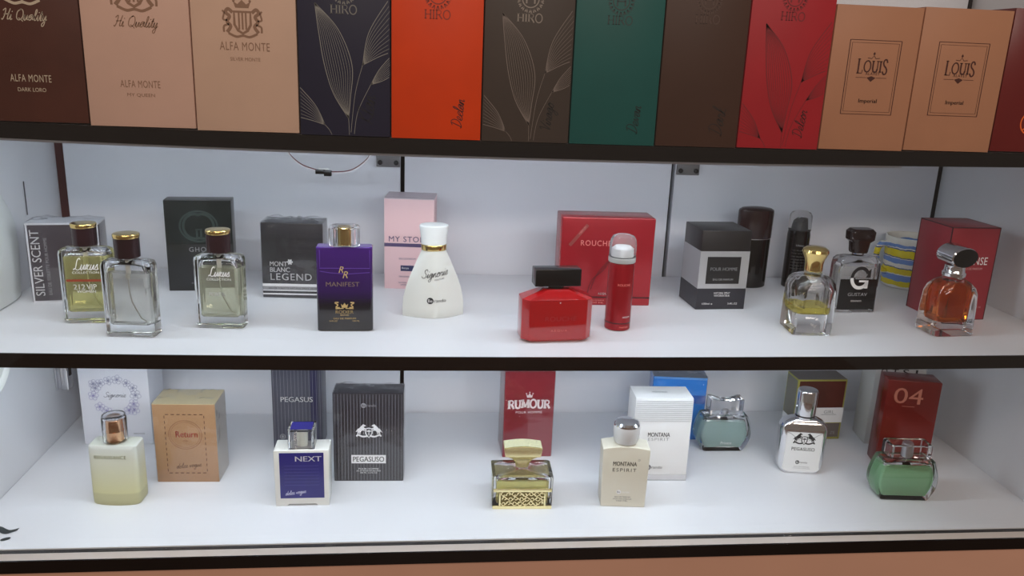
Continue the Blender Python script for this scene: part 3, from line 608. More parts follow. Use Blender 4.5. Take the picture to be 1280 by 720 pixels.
r = carton('light brown kraft carton with dashed border and red word, beside the white floral carton', 0.1924, -0.1731, -1.37, .0710, .0435, .0999, 0.0, mat('kraft_card', rgb(172, 134, 98), 0.34, noise=0.04, nscale=25)); y = r['front']
KP = ink('kraft_print', rgb(142, 96, 66)); g = G(); x0, x1, z0, z1 = -.0225, .0225, .0120, .0870
for k in range(7):
    t = (k+.2)/7; g.rect(x0+(x1-x0)*t, x0+(x1-x0)*(t+.085), z1-.0005, z1+.0005, y); g.rect(x0+(x1-x0)*t, x0+(x1-x0)*(t+.085), z0-.0005, z0+.0005, y)
for k in range(11):
    t = (k+.3)/11
    for xx in (x0, x1): g.rect(xx-.0004, xx+.0004, z0+(z1-z0)*t, z0+(z1-z0)*(t+.045), y)
g.obj('dashed_border', ink('dash_print', rgb(96, 62, 46)), r, fixn=False)
g = G(); g.stroke(arc(0, .0612, .0188, .0182, 0, 360, 40)[:-1], .0006, y, closed=True); g.stroke(arc(0, .0612, .0168, .0162, 0, 360, 40)[:-1], .0004, y, closed=True); g.obj('ring_mark', KP, r, fixn=False)
txt(r, 'Return', .0015, .0620, .0078, y, ink('brick_print', rgb(178, 62, 48)), wd=.0250, bold=.016); txt_lines(r, [('men', .000, .0535, .0020, .0055)], y, KP)
script(r, 'dolce vogue', .0015, .0210, .0290, y, ink('olive_print', rgb(104, 72, 48)), .0005, rot=6)
G().box(-.0355, .0355, -.02175, .02175, .0992, .1001).obj('lid', mat('pale_gold_card', rgb(206, 190, 150), 0.3, 0.2), r)
G().box(.03555, .0358, -.0217, .0217, .0003, .099).obj('side_face', mat('silver_tan_card', rgb(196, 186, 172), 0.3, 0.3), r); wrap(r, .0712, .0437, .1000, seed=5)

def pinstripes(r, wd, h, n, m, z0=.001):
    g = G(); y = r['front']
    for k in range(n): x = -wd/2+wd*(k+.5)/n; g.rect(x-.00022, x+.00022, z0, h-.001, y)
    return g.obj('pinstripes', m, r, fixn=False)
STR = ink('stripe_print', rgb(128, 128, 134)); M_PIN = mat('charcoal_card', rgb(44, 44, 50), 0.3)
r = carton('tall pinstriped slate carton with white word, behind the white and blue bottle', 0.3075, -0.0894, -1.1, .0625, .040, .160, 0.0, mat('slate_blue_card', rgb(70, 72, 86), 0.35)); y = r['front']
pinstripes(r, .0625, .160, 14, STR); txt(r, 'PEGASUS', -.0003, .0685, .0070, y-.0001, INKW, wd=.0405, bold=.01)
panel(r, .0175, .0260, .0012, .158, mat('navy_card', rgb(38, 38, 74), 0.3), 'navy_stripe', .00005)
g = G(); g.stroke(arc(-.0195, .0165, .0032, .0032, 0, 360, 20)[:-1], .001, y-.0001, closed=True); g.flat(arc(-.0195, .0165, .0018, .0018, 0, 360, 12)[:-1], y-.0001); g.obj('round_emblem', INKG, r, fixn=False)
r = carton('pinstriped black carton in crumpled clear film with silver horse crest', 0.4039, -0.1833, -1.48, .0821, .0306, .1143, 0.0, M_PIN); y = r['front']
pinstripes(r, .0821, .1143, 22, STR); be_logo(r, -.0055, .0990, .0031, y-.0001, INKG, INKK); horses(r, .0005, .0655, .0290, y-.0001, INKW)
panel(r, -.0205, .0205, .0238, .0348, INKW, 'name_plate', -.0001); txt(r, 'PEGASUSO', 0, .0293, .0068, y-.0002, INKK, wd=.0370, bold=.016)
txt_lines(r, [('POUR HOMME', 0, .0165, .0022, .024), ('EAU DE PARFUM NATURAL SPRAY', 0, .0138, .0019, .029), ('100 ML  3.4 FL OZ', 0, .0112, .0019, .020)], y-.0001, INKW); wrap(r, .0821, .0306, .1143, seed=11)

r = carton('tall wine red carton with white crown, behind the gold stoppered bottle', 0.6024, -0.1158, 1.33, .0641, .050, .1184, 0.0, mat('wine_red_card', rgb(134, 30, 44), 0.3, noise=0.06, nscale=20)); y = r['front']
PK = ink('cream_white_print', rgb(232, 218, 216)); serif(r, 'RUMOUR', 0, .0735, .0115, y, PK, wd=.0545, thin=.16, thick=.24, foot=.16, lift=lambda x: .0015-(x/.027)**2*.0015)
txt(r, 'POUR HOMME', 0, .0632, .0032, y, PK, wd=.0340, space=1.2); g = G(); g.flat(crown_pts(0, .0865, .0085, .0062), y)
for k in (-1, 0, 1): g.flat(arc(k*.0042, .0890+(.0015 if k == 0 else 0), .0008, .0008, 0, 360, 8)[:-1], y)
g.obj('crown_emblem', PK, r, fixn=False); panel(r, -.0005, .0318, .0005, .055, mat('dusky_red_card', rgb(138, 56, 66), 0.35), 'duller_panel', .00008); wrap(r, .0641, .050, .1184, seed=8)

r = carton('white carton with fine horizontal grooves and black word, behind the cream bottle', 0.7601, -0.1882, -1.86, .0712, .0379, .1106, 0.0, mat('pearl_white_card', rgb(226, 226, 226), 0.36)); y = r['front']
g = G()
for k in range(11): z = .0800+k*.0026; g.box(-.0356, .0356, y-.0003, y+.0002, z, z+.0014)
g.obj('ridges', mat('pearl_ridge', rgb(212, 213, 214), 0.3, 0.2), r)
txt(r, 'MONTANA', -.0035, .0622, .0058, y, INKK, wd=.0275, bold=.022); txt(r, 'ESPIRIT', -.0035, .0560, .0040, y, INKG, wd=.0262, space=1.2); be_logo(r, -.0135, .0180, .0037, y, ink('grey_badge', rgb(92, 92, 96)), INKW)
band(r, .0712, .0379, .0008, .0085, mat('silver_foot', rgb(206, 206, 208), 0.25, 0.5), 'foot_band'); band(r, .0712, .0379, 0, .0007, ink('grey_line', rgb(90, 90, 92)), 'foot_line', .0002)
tt = txt(r, 'MONTANA', -.002, 0, .0045, 0, INKG, wd=.019, bold=.016, name='top_lettering'); tt.rotation_euler = (-PI/2, 0, 0); tt.location = (0, 0, .1109)

r = carton('bright blue carton half hidden behind the white grooved carton', 0.8173, -0.0778, -6.3, .0729, .0300, .0922, 0.0, mat('azure_card', rgb(40, 128, 214), 0.25, noise=0.12, nscale=25)); y = r['front']
panel(r, .0020, .0362, .0540, .0660, mat('deep_blue_card', rgb(24, 84, 168), 0.2), 'blue_band'); panel(r, -.0362, .0362, .0885, .0920, mat('sky_card', rgb(96, 160, 226), 0.2), 'light_edge')
G().box(-.0366, .0366, -.0152, .0152, .0915, .0924).obj('lid', mat('blue_grey_card', rgb(92, 104, 120), 0.3), r); wrap(r, .0731, .0302, .0923, seed=4)

YG = mat('olive_gold_card', rgb(168, 164, 84), 0.35, 0.3)
r = carton('brown and white banded carton with yellow edging, behind the silver bottle', 1.0164, -0.0804, .6, .0714, .0340, .0897, 0.0, YG); y = r['front']
panel(r, -.0335, .0335, .0480, .0875, mat('chestnut_card', rgb(84, 44, 38), 0.25, noise=0.2, nscale=40), 'brown_panel'); panel(r, -.0357, .0357, .0255, .0480, INKW, 'white_panel'); panel(r, -.0335, .0335, .0025, .0255, mat('taupe_card', rgb(104, 96, 92), 0.3), 'taupe_panel', -.00005)
g = G(); g.stroke([(-.033, .0030), (.033, .0030), (.033, .0250), (-.033, .0250)], .0010, y-.0001, closed=True); g.obj('gold_border', YG, r, fixn=False)
txt(r, 'GIRL', .0150, .0415, .0050, y-.0001, INKG, wd=.0150); G().stroke([(.004, .0375), (.026, .0375)], .0007, y-.0001).obj('rule_line', INKG, r, fixn=False); txt(r, 'ZE', .0245, .0100, .0042, y-.0002, INKG, wd=.0075)
xl = -.0357-.0002
G().add([(xl, -.015, .030), (xl, .015, .030), (xl, .015, .0875), (xl, -.015, .0875)], [(0, 3, 2, 1)]).obj('side_panel', mat('grey_olive_card', rgb(112, 110, 98), 0.3), r)
G().add([(xl, -.0165, .002), (xl, .0165, .002), (xl, .0165, .030), (xl, -.0165, .030)], [(0, 3, 2, 1)]).obj('side_panel', INKW, r)
G().box(-.0352, .0352, -.0165, .0165, .0893, .0900).obj('lid', mat('grey_brown_card', rgb(96, 90, 88), 0.3), r)

r = carton('dark red slanting carton with large two digit number, behind the green bottle', 1.0985, -0.1658, -11.57, .0664, .0319, .121, 0.0, mat('oxblood_card', rgb(116, 26, 22), 0.22, 0.15, noise=0.12, nscale=14)); y = r['front']
txt(r, '04', -.0055, .1005, .0215, y, ink('salmon_print', rgb(186, 112, 92)), wd=.0365); G().stroke([(-.012, .0862), (.004, .0862)], .0006, y).obj('rule_line', ink('salmon_print', (1, 1, 1)), r, fixn=False)
r = carton('pale carton with black letters almost hidden behind the numbered red carton', 1.118, -0.095, -8, .0680, .045, .1150, 0.0, mat('grey_white_card', rgb(196, 194, 190), 0.4)); y = r['front']
for k, ch in enumerate('OTSI'): txt(r, ch, -.0225+k*.0145, .1085, .0085, y, INKK, wd=.0085 if ch != 'I' else .003, bold=.016)

# ------------------------------------------------------------------ bottles
def liquid(name, c, ior=1.36, clear=0.76): return glass_mat(name, c, ior, clear)
def rings_rr(prof, n=5): return [rr(wd, d, r, z, n) for z, wd, d, r in prof]
def glass_body(r, outer, inner, m=None, name='bottle_glass', ringf=rings_rr):
    g = G().loft(ringf(outer))
    if inner: g.loft(ringf(inner), flip=True)
    return g.obj(name, m or GLASS, r, fixn=False, angle=40)
def fill(r, inner, top, m, name='liquid', ringf=rings_rr, e=0.0003):
    """liquid filling the inner profile up to top; it overlaps the glass by a hair so that the two meet"""
    P = []
    for i, p in enumerate(inner):
        if p[0] <= top: P.append(p)
        else:
            a, b = inner[i-1], p; t = (top-a[0])/(b[0]-a[0]); P.append(tuple(a[k]+(b[k]-a[k])*t for k in range(len(p)))); break
    P[-1] = (top,)+P[-1][1:]
    Q = [(z-(e if i == 0 else 0), wd+2*e, d+2*e)+tuple(rest) for i, (z, wd, d, *rest) in enumerate(P)]
    return G().loft(ringf(Q)).obj(name, m, r, fixn=False, angle=40)
def lathe(r, name, prof, m, n=36, cx=0, cy=0, sy=1.0, angle=35): return G().lathe(prof, n, cx, cy, sy).obj(name, m, r, angle=angle)
def bottle(label, x, y, rot, z, group=None):
    r = thing('perfume_bottle', label, 'bottle', (x, y, z), rot, group); return r

def flat_bottle(label, x, y, rot, z, wd, h, top, tint, key, cap_top_h, clear=0.74):
    d = 0.022; r = bottle(label, x, y, rot, z, 'clear square bottles with dark caps'); r['front'] = -d/2-0.0002
    outer = [(0, wd-.003, d-.003, .004), (.0012, wd, d, .0045), (h-.0060, wd, d, .0045), (h-.0025, wd-.002, d-.002, .0045), (h-.0006, wd-.008, d-.006, .005), (h, wd-.014, d-.010, .005)]
    inner = [(.0125, wd-.014, d-.011, .0025), (.0140, wd-.0105, d-.0085, .003), (h-.0105, wd-.0105, d-.0085, .003), (h-.0065, wd-.014, d-.011, .004), (h-.0050, .010, .008, .003)]
    glass_body(r, outer, inner); fill(r, inner, top, liquid(key, tint, clear=clear))
    lathe(r, 'neck', [(.0058, h), (.0058, h+.0022)], mat('clear_neck', (.8, .8, .8), .1, .6)); lathe(r, 'pump_stem', [(.0024, h-.020), (.0024, h-.0046)], mat('milky_plastic', rgb(222, 222, 214), .3))
    G().tube([(0, 0, h-.020), (.0005, 0, h-.035), (.002, 0, .035), (.010, 0, .018), (.0155, 0, .0146)], 0.0007, 6).obj('dip_tube', mat('milky_plastic', (1, 1, 1)), r)
    c = lathe(r, 'cap', [(.0117, h+.0022), (.0122, h+.0028), (.0122, h+cap_top_h-.004)], mat('dark_maroon_cap', rgb(40, 18, 24), .25))
    lathe(c, 'gold_disc', [(.0124, h+cap_top_h-.0042), (.0127, h+cap_top_h-.0036), (.0127, h+cap_top_h-.0010), (.0122, h+cap_top_h-.0002), (.0112, h+cap_top_h), (.0001, h+cap_top_h-.0003)], GOLD)
    return r
r = flat_bottle('clear square bottle of yellow scent with dark cap, close by the dark square carton', .1138, -.2240, 4.8, zmid(.114), .0514, .0814, .0725, (.93, .90, .38), 'yellow_scent', .0255); y = r['front']
script(r, 'Luxus', .001, .0625, .0245, y, INKW, .0008, hs=1.1); txt_lines(r, [('COLLECTION', .001, .0560, .0024, .0260)], y, INKW)
txt(r, '212', -.0065, .0405, .0056, y, INKW, wd=.0115, bold=.02); txt(r, 'VIP', .0055, .0405, .0056, y, INKW, wd=.0098); txt(r, 'WOMEN', .000, .0355, .0030, y, INKW, wd=.0185); panel(r, -.0185, .0170, .0462, .0487, ink('dull_red_ink', rgb(150, 60, 40)), 'red_stripe')
r = flat_bottle('clear square bottle of almost colourless scent with dark cap, front of the pair', .1705, -.2664, -4.0, zmid(.17), .0502, .0800, .0665, (.975, .98, .92), 'pale_scent', .0265, .86)
r = flat_bottle('clear square bottle of pale green scent standing alone before the black emblem carton', .2521, -.2353, -2.6, zmid(.252), .0499, .0802, .0660, (.93, .95, .72), 'pale_green_scent', .0262); y = r['front']
script(r, 'Luxus', .0015, .0610, .0220, y, INKW, .0010, hs=1.0); txt_lines(r, [('COLLECTION', .0015, .0548, .0026, .0250)], y, INKW); txt(r, 'MONT', -.0030, .0385, .0042, y, INKW, wd=.0120, bold=.016); txt(r, 'BL.', .0060, .0385, .0036, y, INKG, wd=.0045)

r = bottle('deep purple rectangular bottle fading to black with clear faceted cap', .3833, -.2410, 1.8, zmid(.383)); wd, d, h = .0588, .0185, .0933
PV = zramp('purple_lacquer', [(0, rgb(12, 10, 16)), (.030, rgb(16, 11, 24)), (.046, rgb(48, 20, 84)), (.066, rgb(62, 24, 108)), (.0700, rgb(84, 40, 140)), (.0933, rgb(66, 28, 112))],   .14, .45)
G().loft(rings_rr([(0, wd-.004, d-.004, .003), (.0015, wd, d, .003), (h-.001, wd, d, .003), (h, wd-.002, d-.002, .003)])).obj('bottle_body', PV, r); y = -d/2-.0002; r['front'] = y
VL = mat('lilac_gloss', rgb(104, 66, 168), .12, coat=1.0); g = G(); g.stroke([(-.0255, .0905), (-.0255, .0705), (.0265, .0705), (.0265, .0905)], .0008, y); g.stroke([(-.0255, .0672), (-.0150, .0655), (.0020, .0642), (.0265, .0660)], .0007, y); g.obj('inner_edge', VL, r, fixn=False)
GI = ink('gold_ink', rgb(196, 168, 110)); txt(r, 'R', -.0035, .0690, .0070, y-.0001, GI, wd=.0052, shear=.3); txt(r, 'R', .0008, .0635, .0075, y-.0001, GI, wd=.0055, shear=.3)
txt(r, 'MANIFEST', -.0020, .0530, .0050, y-.0001, ink('dim_gold_ink', rgb(130, 108, 96)), wd=.0350)
g = G(); g.flat(crown_pts(-.0005, .0297, .0075, .0055), y)
for s_ in (1, -1): g.stroke(catmull([(-.0005+s_*.0050, .0270), (-.0005+s_*.0090, .0275), (-.0005+s_*.0070, .0300), (-.0005+s_*.0100, .0325), (-.0005+s_*.0062, .0328)], 5), .0013, y); g.stroke(catmull([(-.0005+s_*.001, .0262), (-.0005+s_*.0095, .0258)], 4), .001, y)
g.obj('crown_crest', GI, r, fixn=False); txt(r, 'RODIER', -.0005, .0222, .0038, y, GI, wd=.0190, bold=.018); txt_lines(r, [('BRAND', -.0005, .0187, .0020, .009), ('EAU DE PARFUM', -.0005, .0148, .0019, .0235), ('3.4 FL.OZ', -.0125, .0120, .0016, .0085), ('100 ML', .0115, .0120, .0016, .0075)], y, GI)
cp = bpy.data.objects.new('cap', None); COL.objects.link(cp); cp.parent = r
def octo(wd, d, c, z): return [(-wd/2+c, -d/2, z), (wd/2-c, -d/2, z), (wd/2, -d/2+c, z), (wd/2, d/2-c, z), (wd/2-c, d/2, z), (-wd/2+c, d/2, z), (-wd/2, d/2-c, z), (-wd/2, -d/2+c, z)]
G().loft([octo(.0310, .0205, .005, h+.0003), octo(.0320, .0215, .005, h+.002), octo(.0320, .0215, .005, h+.0195), octo(.0290, .0190, .005, h+.0215)]).loft([octo(.0250, .0160, .004, h+.0012), octo(.0250, .0160, .004, h+.0185)], flip=True).obj('clear_shell', ACRYL, cp, fixn=False)
lathe(cp, 'gold_core', [(.0072, h+.0012), (.0072, h+.0190), (.0066, h+.0196)], GOLD)

r = bottle('white flared bottle with gold collar and white cap, before the pink carton', .4782, -.1875, 5.5, zmid(.478))
def lens_rings(prof):
    out = []
    for z, wd, d, p in prof:
        ring = []
        for k in range(40):
            a = 2*PI*k/40; cx, sy = math.cos(a), math.sin(a); xx = wd/2*cx
            yy = math.copysign(d/2*(1-abs(cx)**p)**(1/1.25 if p > 1.9 else 1), sy) if abs(cx) < .999 else 0
            ring.append((xx, yy, z))
        out.append(ring)
    return out
prof = [(0, .0690, .0290, 1.7), (.0006, .0705, .0305, 1.7), (.012, .0708, .0305, 1.7), (.022, .0690, .0300, 1.75), (.034, .0635, .0288, 1.8), (.045, .0560, .0272, 1.85), (.056, .0470, .0255, 1.9), (.066, .0385, .0240, 2.0), (.074, .0310, .0226, 2.0), (.0785, .0272, .0216, 2.0)]
PW = mat('milk_white_lacquer', rgb(222, 224, 218), 0.3, coat=.3)
G().loft(lens_rings(prof)).obj('bottle_body', PW, r, angle=50)
lathe(r, 'gold_collar', [(.0140, .0785), (.0143, .0790), (.0143, .0842), (.0138, .0848)], GOLD, sy=.8)
lathe(r, 'cap', [(.0135, .0848), (.0146, .0855), (.0150, .094), (.0166, .1055), (.0166, .1064), (.0155, .1074), (.0090, .1080), (.0001, .1081)], mat('white_cap', rgb(232, 234, 232), .25), sy=.8, n=44)
def curved(o, wd, d, p=1.8):
    """lay flat print onto the bulging front"""
    for v in o.data.vertices: v.co.y = -(d/2)*(1-min(1, abs(2*v.co.x/wd))**p)-.0006
o = script(r, 'Signorie', 0, .0520, .0300, 0, INKK, .00055, slant=.35, rot=9); curved(o, .052, .0270)
vs, fs = text_mesh('COUTURE'); P = fit(vs, .0055, .0465, .0115, .0017); o = rot2(G().add([(a, 0, b) for a, b in P], fs), .0055, .0465, 9).obj('small_print', INKK, r, fixn=False); curved(o, .055, .0275)
n0 = set(o_.name for o_ in r.children); be_logo(r, -.0050, .0215, .0038, 0, INKK, INKW)
for o_ in r.children:
    if o_.name not in n0:
        curved(o_, .069, .0300)
        if o_.name.startswith('badge_letters'):
            for v in o_.data.vertices: v.co.y -= .0002

r = bottle('red faceted bottle with wide black block cap, before the wide red carton', .6084, -.2655, 4.9, zmid(.608)); RB = mat('red_glass_lacquer', rgb(182, 8, 18), 0.14, coat=.8, trans=.12)
G().loft([octo(.0660, .026, .006, 0), octo(.0770, .034, .007, .0035), octo(.0770, .034, .007, .0475), octo(.0300, .0190, .004, .0570), octo(.0290, .0180, .004, .0574)]).obj('bottle_body', RB, r, bevel=.0005, segs=2, angle=15)
lathe(r, 'neck', [(.0085, .0572), (.0085, .0605)], BLACK); G().box(-.0250, .0250, -.0095, .0095, .0603, .0790).obj('cap', BLACK, r, bevel=.0008)
y = -.0173; RI = ink('pale_red_print', rgb(232, 120, 112)); RI2 = ink('dim_red_print', rgb(168, 22, 28)); txt(r, 'ROUCHE', .003, .0268, .0052, y, RI2, wd=.0340); txt(r, 'AEQUA', .0015, .0135, .0026, y, RI, wd=.0180, space=1.4)
G().flat(arc(.0015, .0445, .0007, .0007, 0, 360, 10)[:-1], y).obj('dot', INKW, r, fixn=False)

r = thing('spray_can', 'slim red spray can with clear domed cap, before the wide red carton', 'spray can', (.6872, -.2300, zmid(.687))); RC = mat('red_can_paint', rgb(152, 16, 28), .24, .35)
lathe(r, 'can_body', [(.0128, 0), (.0146, .0012), (.0146, .0745), (.0138, .0775), (.0125, .0785)], RC); lathe(r, 'dark_ring', [(.01465, .0085), (.01475, .0088), (.01475, .0093), (.01465, .0096)], INKK)
lathe(r, 'cap_ring', [(.0150, .0782), (.0153, .0788), (.0153, .0835), (.0150, .0838)], mat('grey_cap', rgb(178, 180, 178), .35))
lathe(r, 'clear_cap', [(.0150, .0838), (.0151, .0980), (.0142, .1035), (.0120, .1070), (.0070, .1090), (.0001, .1095)], mat('frosted_clear', (.95, .96, .97), .16, trans=.9, ior=1.25)); lathe(r, 'nozzle', [(.0100, .0840), (.0098, .0930), (.0070, .0960), (.0001, .0965)], INKW)
def cyl_print(parent, s, z, h, wd, rad, m, ang=0.0):
    vs, fs = text_mesh(s, .015); P = fit(vs, 0, z, wd, h); G().add([(rad*math.sin(a/rad+ang), -rad*math.cos(a/rad+ang), b) for a, b in P], fs).obj('lettering', m, parent, fixn=False)
cyl_print(r, 'ROUCHE', .0540, .0026, .0150, .0148, RI, .1); cyl_print(r, 'AEQUA', .0165, .0022, .0100, .0148, INKW, .45); cyl_print(r, 'PARFUM', .0048, .0020, .0110, .0149, RI, .3)

r = thing('deodorant_bottle', 'tall black oval deodorant with brown black cap, behind the silver banded carton', 'bottle', (.9137, -.0455, zmid(.914))); BG = mat('gloss_black', rgb(14, 13, 15), .1)
lathe(r, 'bottle_body', [(.0215, 0), (.0232, .0015), (.0235, .0672), (.0233, .0676)], BG, sy=.64, n=44); lathe(r, 'seam_ring', [(.0228, .0676), (.0228, .0684)], SATIN, sy=.64, n=44)
lathe(r, 'cap', [(.0234, .0684), (.0240, .0690), (.0243, .1040), (.0236, .1068), (.0200, .1090), (.0100, .1104), (.0001, .1108)], mat('brown_black_cap', rgb(46, 28, 28), .22), sy=.64, n=44)
r = thing('spray_can', 'black spray can with clear cap over black nozzle, behind the gold capped bottle', 'spray can', (.9763, -.0485, zmid(.976)))
lathe(r, 'can_body', [(.0135, 0), (.0152, .0014), (.0152, .0740), (.0148, .0765), (.0142, .0800)], BG); lathe(r, 'clear_cap', [(.0150, .0800), (.0152, .0810), (.0145, .1000), (.0125, .1040), (.0085, .1058), (.0001, .1063)], mat('smoky_clear', (.82, .84, .86), .1, trans=.95, ior=1.2))
G().loft([rr(.018, .018, .008, .0805), rr(.017, .017, .008, .0870), [(x, y, z+(.004 if x > 0 else 0)) for x, y, z in rr(.015, .015, .007, .0920)]]).obj('nozzle', BLACKM, r)
cyl_print(r, 'Ultimo', .0610, .0026, .0110, .0154, INKG, -.2)
for k in range(7): cyl_print(r, ['eau de parfum', 'body spray for', 'men deodorant', 'alcohol denat', 'parfum aqua', 'use away from', 'flame or spark'][k], .0540-.0042*k, .0018, .0200, .0154, ink('dim_grey_print', rgb(92, 88, 86)), -.2)

r = bottle('square clear bottle with gold knob cap and a little yellow scent left', .9085, -.2369, -3.8, zmid(.9085))
outer = [(0, .0440, .0425, .003), (.0012, .0462, .0445, .0035), (.030, .0468, .0450, .005), (.052, .0474, .0455, .009), (.0590, .0462, .0445, .012), (.0640, .0410, .0400, .015), (.0672, .0300, .0300, .0149), (.0688, .0200, .0200, .0099), (.0715, .0190, .0190, .0094)]
inner = [(.0245, .0340, .0330, .006), (.0256, .0368, .0355, .007), (.052, .0400, .0385, .009), (.0600, .0340, .0330, .013), (.0640, .0200, .0200, .0098)]
glass_body(r, outer, inner); fill(r, inner, .0325, liquid('straw_scent', (.96, .84, .16)))
lathe(r, 'gold_cap', [(.0094, .0712), (.0100, .0720), (.0100, .0800), (.0112, .0850), (.0140, .0910), (.0148, .0930), (.0140, .0960), (.0105, .0985), (.0001, .0998)], GOLD)

r = bottle('clear flat bottle with half black label and large letter, before the striped mug', 1.0022, -.1601, 1.5, zmid(1.002)); wd, d, h = .0555, .0244, .0715
outer = [(0, wd-.002, d-.002, .003), (.001, wd, d, .0035), (h-.012, wd, d, .0035), (h-.005, wd-.0016, d-.001, .004), (h-.0015, wd-.007, d-.005, .005), (h, wd-.016, d-.010, .006)]
inner = [(.0075, wd-.010, d-.009, .003), (h-.015, wd-.0085, d-.0085, .003), (h-.010, wd-.012, d-.010, .004), (h-.007, .010, .008, .003)]
glass_body(r, outer, inner); fill(r, inner, h-.013, liquid('water_scent', (.95, .95, .94))); y = -d/2-.0002; r['front'] = y
panel(r, -.0247, .0247, .0045, .0435, BLACK); GX = .0010
def big_g(a0, a1, m, yy): g = G(); g.stroke(arc(GX, .0450, .0108, .0125, a0, a1, 20), .0042, yy); return g
g = big_g(28, 180, INKK, y); g.flat([(GX+.0075, .0455), (GX+.0135, .0455), (GX+.0130, .0570), (GX+.0105, .0545)], y); g.flat([(GX-.0135, .0435), (GX-.0065, .0435), (GX-.0065, .0455), (GX-.0135, .0455)], y); g.obj('letter_top', INKK, r, fixn=False)
g = big_g(180, 335, INKW, y-.0001); g.rect(GX+.0068, GX+.0112, .0318, .0420, y-.0001); g.rect(GX-.001, GX+.0072, .0398, .0422, y-.0001); g.obj('letter_foot', INKW, r, fixn=False)
txt(r, 'GUSTAV', .0005, .0240, .0042, y-.0001, INKG, wd=.0255); txt(r, 'BERANDO', .0000, .0155, .0022, y-.0001, INKW, wd=.0140, bold=.02)
lathe(r, 'neck', [(.0070, h), (.0070, h+.0045)], GLASS, sy=.9); G().loft(rings_rr([(h+.0035, .0185, .0150, .004), (h+.0050, .0200, .0160, .004), (h+.0165, .0225, .0170, .004), (h+.0200, .0315, .0190, .004), (h+.0300, .0325, .0195, .004), (h+.0335, .0260, .0160, .004)])).obj('cap', mat('dark_brown_gloss', rgb(34, 22, 22), .1), r)

# striped mug
def mug_paint():
    m = mat('mug_paint', rgb(232, 230, 214), .25); N = m.node_tree.nodes; L = m.node_tree.links; p = N['Principled BSDF']
    tc = N.new('ShaderNodeTexCoord'); sp = N.new('ShaderNodeSeparateXYZ'); L.new(tc.outputs['Object'], sp.inputs[0])
    nz = N.new('ShaderNodeTexNoise'); nz.inputs['Scale'].default_value = 110; L.new(tc.outputs['Object'], nz.inputs['Vector'])
    ad = N.new('ShaderNodeMath'); ad.operation = 'MULTIPLY_ADD'; ad.inputs[1].default_value = .0045; L.new(nz.outputs['Fac'], ad.inputs[0]); L.new(sp.outputs['Z'], ad.inputs[2])
    mr = N.new('ShaderNodeMapRange'); mr.inputs[1].default_value = .00225; mr.inputs[2].default_value = .0745; L.new(ad.outputs[0], mr.inputs[0])
    cr = N.new('ShaderNodeValToRGB'); cr.color_ramp.interpolation = 'CONSTANT'; Wc, Yc, Bc, Nc = rgb(232, 230, 220), rgb(226, 206, 40), rgb(112, 146, 206), rgb(62, 84, 136)
    st = [(0, Wc), (.0035, Yc), (.0105, Bc), (.0190, Wc), (.0205, Yc), (.0285, Nc), (.0300, Wc), (.0350, Bc), (.0420, Wc), (.0430, Nc), (.0445, Yc), (.0545, Nc), (.0560, Wc), (.0575, Bc), (.0620, Wc)]
    for i, (z, c) in enumerate(st):
        e = cr.color_ramp.elements[i] if i < 2 else cr.color_ramp.elements.new(.99)
        e.position = z/.0722; e.color = (*c, 1)
    L.new(mr.outputs[0], cr.inputs[0]); L.new(cr.outputs[0], p.inputs['Base Color']); return m
r = thing('mug', 'white mug with hand painted blue and yellow stripes in the back corner', 'mug', (1.1455, -.0420, zmid(1.145))); MP = mug_paint()
lathe(r, 'mug_body', [(.0300, 0), (.0315, .0012), (.0335, .055), (.0340, .0705), (.0334, .0712), (.0322, .0705), (.0312, .050), (.0296, .006), (.0001, .005)], MP, n=48)
G().tube(catmull([(-.0325, 0, .0585), (-.0420, 0, .0600), (-.0485, 0, .0520), (-.0480, 0, .0360), (-.0400, 0, .0240), (-.0315, 0, .0200)], 5), .0042, 10).obj('handle', MP, r)

r = bottle('small square bottle of amber red scent with slanted chrome cap, before the deep red carton', 1.0745, -.2446, 3.6, zmid(1.0745))
outer = [(0, .0490, .0380, .005), (.0012, .0515, .0400, .006), (.030, .0510, .0395, .007), (.048, .0505, .0390, .009), (.0555, .0480, .0370, .012), (.0610, .0390, .0320, .0135), (.0650, .0260, .0240, .0115), (.0680, .0190, .0190, .0094)]
inner = [(.0150, .0240, .0170, .005), (.0158, .0320, .0230, .006), (.0190, .0355, .0255, .007), (.048, .0370, .0265, .009), (.0550, .0335, .0245, .0105), (.0610, .0180, .0160, .0076)]
glass_body(r, outer, inner); fill(r, inner, .0600, liquid('amber_scent', (.82, .20, .015), clear=.92))
lathe(r, 'chrome_collar', [(.0105, .0676), (.0125, .0680), (.0128, .0715), (.0112, .0735), (.0108, .0790), (.0112, .0805)], CHROME)
txt(r, 'INTENSE', .0095, .0185, .0046, -.0202, INKK, wd=.0190); txt_lines(r, [('EAU DE PARFUM', .011, .0145, .0014, .0120)], -.0202, INKK)
cap = bpy.data.objects.new('cap', None); COL.objects.link(cap); cap.parent = r; cap.location = (-.0005, 0, .0920); cap.rotation_euler = (math.radians(4), 0, math.radians(6))
G().lathe([(.0166, -.0130), (.0176, -.0120), (.0176, .0120), (.0160, .0135)], 40, sy=.66).xf(Matrix.Rotation(PI/2, 4, 'X')).obj('cap_shell', CHROME, cap)
G().lathe([(.0001, 0.0), (.0166, 0.0), (.0166, .0006), (.0001, .0008)], 40, sy=.66).xf(Matrix.Translation((0, -.0134, 0)) @ Matrix.Rotation(PI/2, 4, 'X')).obj('cap_face', BLACK, cap)

